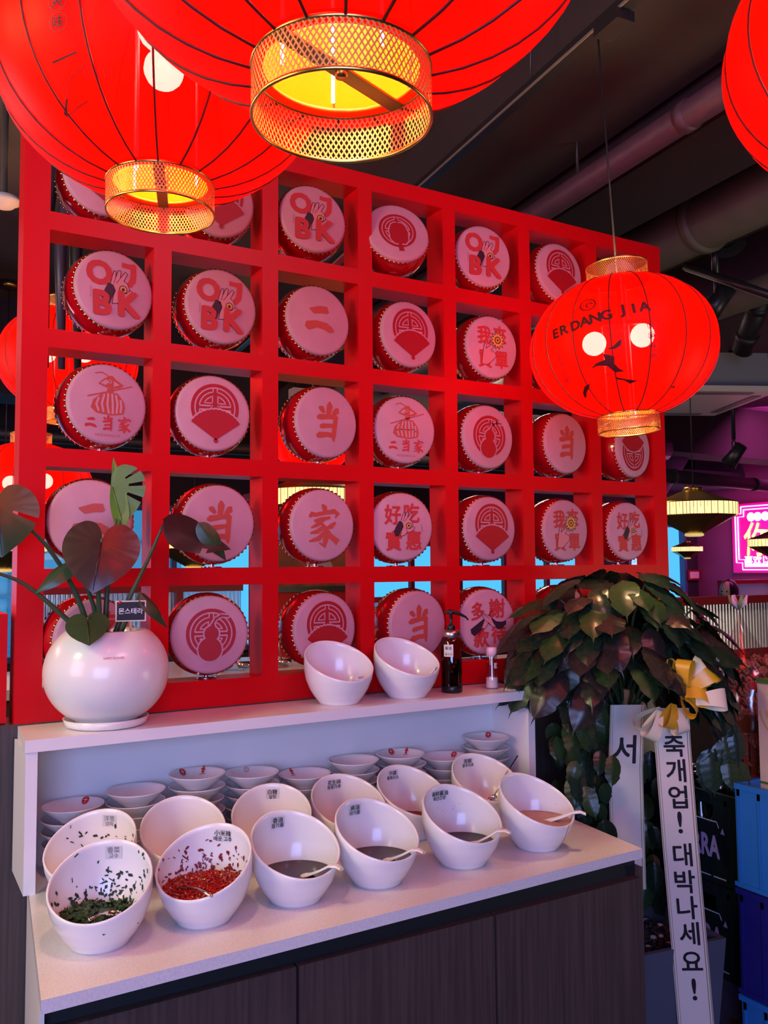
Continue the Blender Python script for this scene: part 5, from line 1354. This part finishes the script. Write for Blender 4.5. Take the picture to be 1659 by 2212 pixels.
pendant(ppx(555, 1160, 8.5), 'far pendant lamp near the red poster wall', .7)

# ================================================================== FAR DINING AREA
# poster wall
PW = mat('red_wall_panel', (.60, .008, .008), .6)
pw = thing('red_wall_panel', 'red standing wall panel carrying a framed painting', 'partition', (1.92, 2.95, 0), 0)
MB().box(-.23, .62, 0, .10, 0, 1.99, PW).build('wall_board', pw)
MB().box(-.26, .65, -.02, .12, 1.99, 2.03, FRAMER).build('top_rail', pw)
ps = thing('framed_painting', 'dark framed painting in orange and blue on the red panel', 'picture', (2.135, 2.945, 1.66))
MB().box(-.335, .335, -.02, .0, -.26, .28, mat('dark_frame', (.03, .012, .010), .3)).build('frame', ps)
MB().box(-.30, .30, -.024, -.020, -.225, .245, mat('painting_orange', (.28, .07, .03), .6, noisy=.5, nscale=8)).build('canvas', ps)
F = Flat(lambda u, v, l: (u, -.0245-.0004*l, v)); BL2 = mat('painting_blue', (.08, .13, .22), .6)
for k in range(5): F.ring(-.22+.12*k, -.20, .05, .09, BL2, 10, 170, 0, 14); F.ring(-.22+.12*k, -.20, .02, .04, PAPER, 10, 170, 1, 12)
F.poly(ell(.03, -.10, .06, .05), mat('painting_grey', (.3, .28, .3), .6), 1); F.poly(ell(-.15, .05, .08, .07), PAPER, 1); F.poly(ell(.19, .08, .07, .09), PDEEP, 1)
F.poly(ell(-.06, -.08, .035, .035), PAPER, 2); F.text('味', .05, -.06, -.08, INK, .01, lift=3); F.poly(ell(.24, -.08, .03, .03), PAPER, 2); F.text('味', .04, .24, -.08, INK, .01, lift=3)
F.mb.build('painted_figures', ps)
# booth partitions with fluted glass
FG = glassmat('fluted_glass_pane', (.85, .88, 1.0), .5, .12, .45)
DKP = mat('dark_booth_panel', (.020, .008, .014), .5)
def booth(x0, x1, y, zt_, zg, label, glow=False, dirn=None):
    o = thing('booth_partition', label, 'partition', (x0, y, 0), 0, 'booth partitions'); L = x1-x0
    MB().box(0, L, -.03, .03, 0, zg-.05, DKP).build('lower_panel', o)
    MB().box(0, L, -.035, .035, zg-.05, zg, FRAMER).build('lower_rail', o); MB().box(0, L, -.04, .04, zt_-.045, zt_, FRAMER).build('top_rail', o)
    for k in range(int(L/.9)+1): MB().box(min(k*.9, L-.04), min(k*.9, L-.04)+.04, -.035, .035, zg, zt_-.045, FRAMER).build('post', o)
    b = MB(); n = int(L/.026)
    vs = []; fs = []
    for i in range(n*3+1):
        x = L*i/(n*3); y_ = -.012*abs(math.sin(PI*i/3)); vs += [(x, y_, zg), (x, y_, zt_-.045)]
    for i in range(n*3): fs.append((2*i, 2*i+2, 2*i+3, 2*i+1))
    b.add(vs, fs, FG, True); b.build('fluted_glass', o, None, 'stuff')
    return o
booth(2.75, 5.4, 1.20, 1.372, 1.06, 'booth partition with fluted glass behind the bushy plant')
booth(8.35, 9.38, 4.80, 1.37, 1.10, 'far booth partition with fluted glass under neon sign')
booth(.30, 1.62, 3.0, 1.46, 1.10, 'booth partition with fluted glass behind the second column')
booth(2.6, 4.3, 4.3, 1.30, 1.00, 'booth partition behind the fourth column of the lattice')
sbt = thing('service_counter', 'pale blue topped service counter behind the lattice', 'counter', (.35, 1.5, 0))
MB().box(-.5, 1.1, 0, .6, 0, 1.05, mat('brown_panel', (.06, .04, .03), .5)).build('counter_body', sbt); MB().box(-.53, 1.13, -.03, .63, 1.05, 1.09, mat('blue_white_top', (.55, .60, .66), .25)).build('counter_top', sbt)
for k in range(4):
    ld = thing('ladle', 'steel ladle resting on service counter behind the lattice, %s from left' % ORD[k], 'ladle', (1.02+.10*k, 1.62, 1.092), RAD(30*k), 'steel ladles on the service counter')
    MB().lathe([(0, 0), (.03, .006), (.042, .03), (.040, .03), (.028, .009), (0, .004)], 16, STEEL).build('ladle_bowl', ld); MB().tube([(.04, 0, .03), (.06, .01, .12), (.07, .02, .20)], .004, STEEL, 6).build('handle', ld)
# warm table lights reflected: tables
def table(x, y, label):
    o = thing('dining_table', label, 'table', (x, y, 0), 0, 'dining tables in the hall')
    MB().box(-.55, .55, -.35, .35, .72, .75, mat('table_wood', (.25, .12, .06), .35)).build('tabletop', o)
    for sx in (-1, 1):
        for sy in (-1, 1): MB().box(sx*.5-.02, sx*.5+.02, sy*.3-.02, sy*.3+.02, 0, .72, BLACK).build('leg', o)
table(6.45, 3.85, 'dining table beside the seated woman'); table(3.6, 5.2, 'dining table behind the lattice near the far window')

# neon sign on the right wall
ns = thing('neon_sign', 'glowing pink framed neon sign with yellow character on plum wall', 'sign', (9.38, 4.93, 1.90))
def nf(u, v, l): return (-.03-l*.002, -u, v)
NPK = mat('neon_white_pink', (1, .6, .9), .5, emit=(1.0, .50, .88), es=3.2); NYE = mat('neon_yellow', (1, .7, .2), .5, emit=(1.0, .62, .12), es=3.0); NWH = mat('neon_white', (1, .9, 1), .5, emit=(1.0, .85, 1.0), es=3.0)
NBK = mat('neon_backing', (.50, .01, .25), .4, emit=(.55, .0, .22), es=.75)
MB().box(-.025, .0, -.46, .46, -.45, .45, NBK).build('backing_board', ns)
def nfr(s): 
    a, b, c = .40*s, .41*s, .09; return [(-a+c, b), (a-c, b), (a-c, b-c), (a, b-c), (a, -b+c), (a-c, -b+c), (a-c, -b), (-a+c, -b), (-a+c, -b+c), (-a, -b+c), (-a, b-c), (-a+c, b-c), (-a+c, b)]
b = MB()
for s_ in (1.0, .90): b.tube([nf(u, v, 3) for u, v in nfr(s_)], .008, NPK, 6)
b.build('outline_tube', ns)
F = Flat(nf); F.text('你', .46, -.08, -.02, NYE, .01, -.08, .9, 4); F.mb.build('neon_character', ns)
F = Flat(nf); 
for x, t in ((-.16, 'ㄷ'), (-.06, '3'), (.05, '⊙')): F.ring(x, .27, .0, .058, NWH, lift=4, n=18)
F.text('喜欢以后', .13, -.02, -.29, NWH, .02, lift=4); F.line([(-.24, -.35), (.22, -.35)], .03, NWH, 4)
F.mb.build('neon_lettering', ns, None, 'stuff')
point('neon_glow_light', (9.1, 4.93, 1.9), 14, (1.0, .1, .55), .3)
ex = thing('exit_sign', 'small red framed sign on the far wall by the window', 'sign', (9.25, 5.97, 1.42)); MB().box(-.12, .12, -.03, 0, -.07, .07, FRAMER).build('frame', ex); MB().box(-.09, .09, -.034, -.03, -.045, .045, PAPER).build('face', ex)

# seated woman beyond the partition
SKIN = mat('skin', (.60, .36, .32), .5); HAIR = mat('dark_hair', (.012, .008, .016), .35); CLO = mat('dark_top', (.10, .08, .12), .7)
wm = thing('person', 'woman with long dark hair and dark top seated at a far table', 'person', (7.52, 4.02, 0), RAD(-78))
def skin_body(verts, edges, radii, m, name, parent, sub=2):
    me = bpy.data.meshes.new(name); me.from_pydata(verts, edges, []); o = bpy.data.objects.new(name, me); COL.objects.link(o)
    md = o.modifiers.new('skin', 'SKIN'); sk = me.skin_vertices[0] if me.skin_vertices else None
    if sk is None:
        bm = bmesh.new(); bm.from_mesh(me); bm.verts.layers.skin.verify(); bm.to_mesh(me); bm.free(); sk = me.skin_vertices[0]
    for i, r in enumerate(radii): sk.data[i].radius = (r, r) if not isinstance(r, tuple) else r
    sk.data[0].use_root = True
    s = o.modifiers.new('sub', 'SUBSURF'); s.levels = sub; s.render_levels = sub
    dg = bpy.context.evaluated_depsgraph_get(); dg.update(); nm = bpy.data.meshes.new_from_object(o.evaluated_get(dg))
    nm.materials.clear(); nm.materials.append(m)
    for p in nm.polygons: p.use_smooth = True
    bpy.data.objects.remove(o); q = bpy.data.objects.new(name, nm); COL.objects.link(q); q.parent = parent; return q
V = [(0, .10, .50), (0, .09, .72), (0, .05, .95), (0, .03, 1.08), (0, .0, 1.16), (.17, .04, 1.02), (.21, -.04, .80), (.12, -.24, .80), (-.17, .04, 1.02), (-.21, -.04, .80), (-.12, -.24, .80), (.10, .02, .50), (.11, -.34, .50), (.11, -.34, .10), (.11, -.44, .05), (-.10, .02, .50), (-.11, -.34, .50), (-.11, -.34, .10), (-.11, -.44, .05)]
E_ = [(0, 1), (1, 2), (2, 3), (3, 4), (2, 5), (5, 6), (6, 7), (2, 8), (8, 9), (9, 10), (0, 11), (11, 12), (12, 13), (13, 14), (0, 15), (15, 16), (16, 17), (17, 18)]
skin_body(V, E_, [.14, .12, .13, .06, .045, .06, .042, .032, .06, .042, .032, .085, .06, .04, .035, .085, .06, .04, .035], CLO, 'clothed_body', wm)
def head(parent, c, m):
    b = MB(); n = 28; vs = []; fs = []; K = 20
    for i in range(K+1):
        ph = PI*i/K
        for j in range(n):
            th = 2*PI*j/n; x = math.sin(ph)*math.cos(th); y = math.sin(ph)*math.sin(th); z = math.cos(ph)
            X = x*.072; Y = y*.090; Z = z*.112
            if z < -.1: k = 1-.38*(-z-.1)**1.2; X *= k; Y = Y*k-.008*(-z)
            fy = max(0, -y)
            Y -= .022*math.exp(-((x/.16)**2+((z+.12)/.22)**2))*fy         # nose
            Y += .010*math.exp(-(((abs(x)-.38)/.2)**2+((z-.02)/.14)**2))*fy # eye sockets
            Y -= .006*math.exp(-((x/.3)**2+((z+.48)/.07)**2))*fy          # lips
            vs.append((c[0]+X, c[1]+Y, c[2]+Z))
    for i in range(K):
        for j in range(n): j2 = (j+1) % n; fs.append((i*n+j, (i+1)*n+j, (i+1)*n+j2, i*n+j2))
    b.add(vs, fs, m, True)
    for s in (-1, 1): b.lathe([(0, -.012), (.014, -.008), (.018, .006), (.008, .010), (0, .008)], 10, m, xf=Matrix.Translation((c[0]+s*.072, c[1]+.01, c[2]-.01)) @ Matrix.Rotation(s*PI/2, 4, 'Y'))
    return b
hd = head(wm, (0, -.02, 1.27), SKIN).build('head', wm)
b = MB()
for s in (-1, 1): b.lathe([(0, -.004), (.009, -.002), (.009, .002), (0, .005)], 10, BLACK, xf=Matrix.Translation((s*.028, -.103, 1.272)) @ X90)
b.build('eye', wm)
b = MB(); b.tube([(-.018, -.113, 1.216), (0, -.118, 1.214), (.018, -.113, 1.216)], .004, PRED, 6); b.build('mouth', wm)
b = MB(); n = 26; vs = []; fs = []; K = 22
for i in range(K+1):
    t = i/K; z = 1.40-.40*t; r = .100*math.sqrt(max(0, 1-(1-min(1, t/.32))**2)) if t < .32 else .100-.015*(t-.32)
    for j in range(n):
        th = RAD(-55)+RAD(290)*j/(n-1); k = 1 if t > .2 else 1
        vs.append((r*math.cos(th)*.92, .005+r*math.sin(th)*1.12, z))
for i in range(K):
    for j in range(n-1): fs.append((i*n+j, i*n+j+1, (i+1)*n+j+1, (i+1)*n+j))
b.add(vs, fs, HAIR, True); b.build('hair', wm)
def hand(p, s):
    V = [(0, 0, 0), (0, -.05, -.005)]; E = [(0, 1)]; Rr = [.020, .024]
    for k, (dx, L) in enumerate(((-.024, .058), (-.008, .068), (.008, .064), (.024, .050))):
        i = len(V); V += [(dx, -.075, -.004), (dx*1.1, -.075-L*.55, -.010), (dx*1.1, -.075-L, -.028)]; E += [(1, i), (i, i+1), (i+1, i+2)]; Rr += [.010, .008, .007]
    i = len(V); V += [(s*.034, -.035, -.008), (s*.045, -.070, -.016)]; E += [(0, i), (i, i+1)]; Rr += [.010, .008]
    V = [(p[0]+x, p[1]+y, p[2]+z) for x, y, z in V]; skin_body(V, E, Rr, SKIN, 'hand', wm, 1)
hand((.12, -.26, .80), -1); hand((-.12, -.26, .80), 1)
cr = thing('dining_chair', 'black chair under the seated woman', 'chair', (7.52, 4.02, 0), RAD(-78))
MB().box(-.21, .21, -.20, .24, .36, .395, BLACK).build('seat', cr); MB().box(-.21, .21, .24, .27, .40, .85, BLACK).build('backrest', cr)
for sx in (-1, 1):
    for sy in (-.17, .22): MB().box(sx*.18-.015, sx*.18+.015, sy-.015, sy+.015, 0, .36, BLACK).build('leg', cr)
# small white boxes on the far ceiling
wx = thing('junction_box', 'small white box under the ceiling behind the third column', 'fitting', tuple(ppx(645, 858, 5.3)))
MB().box(-.05, .05, -.04, .04, -.05, .05, WHP).build('box_body', wx); MB().tube([(0, 0, .05), (0, 0, 1.0)], .01, TRK, 6).build('stem', wx)
bpy.data.objects.remove(_fo)
for o in list(bpy.data.objects):
    if o.name == 'glyphs': bpy.data.objects.remove(o)
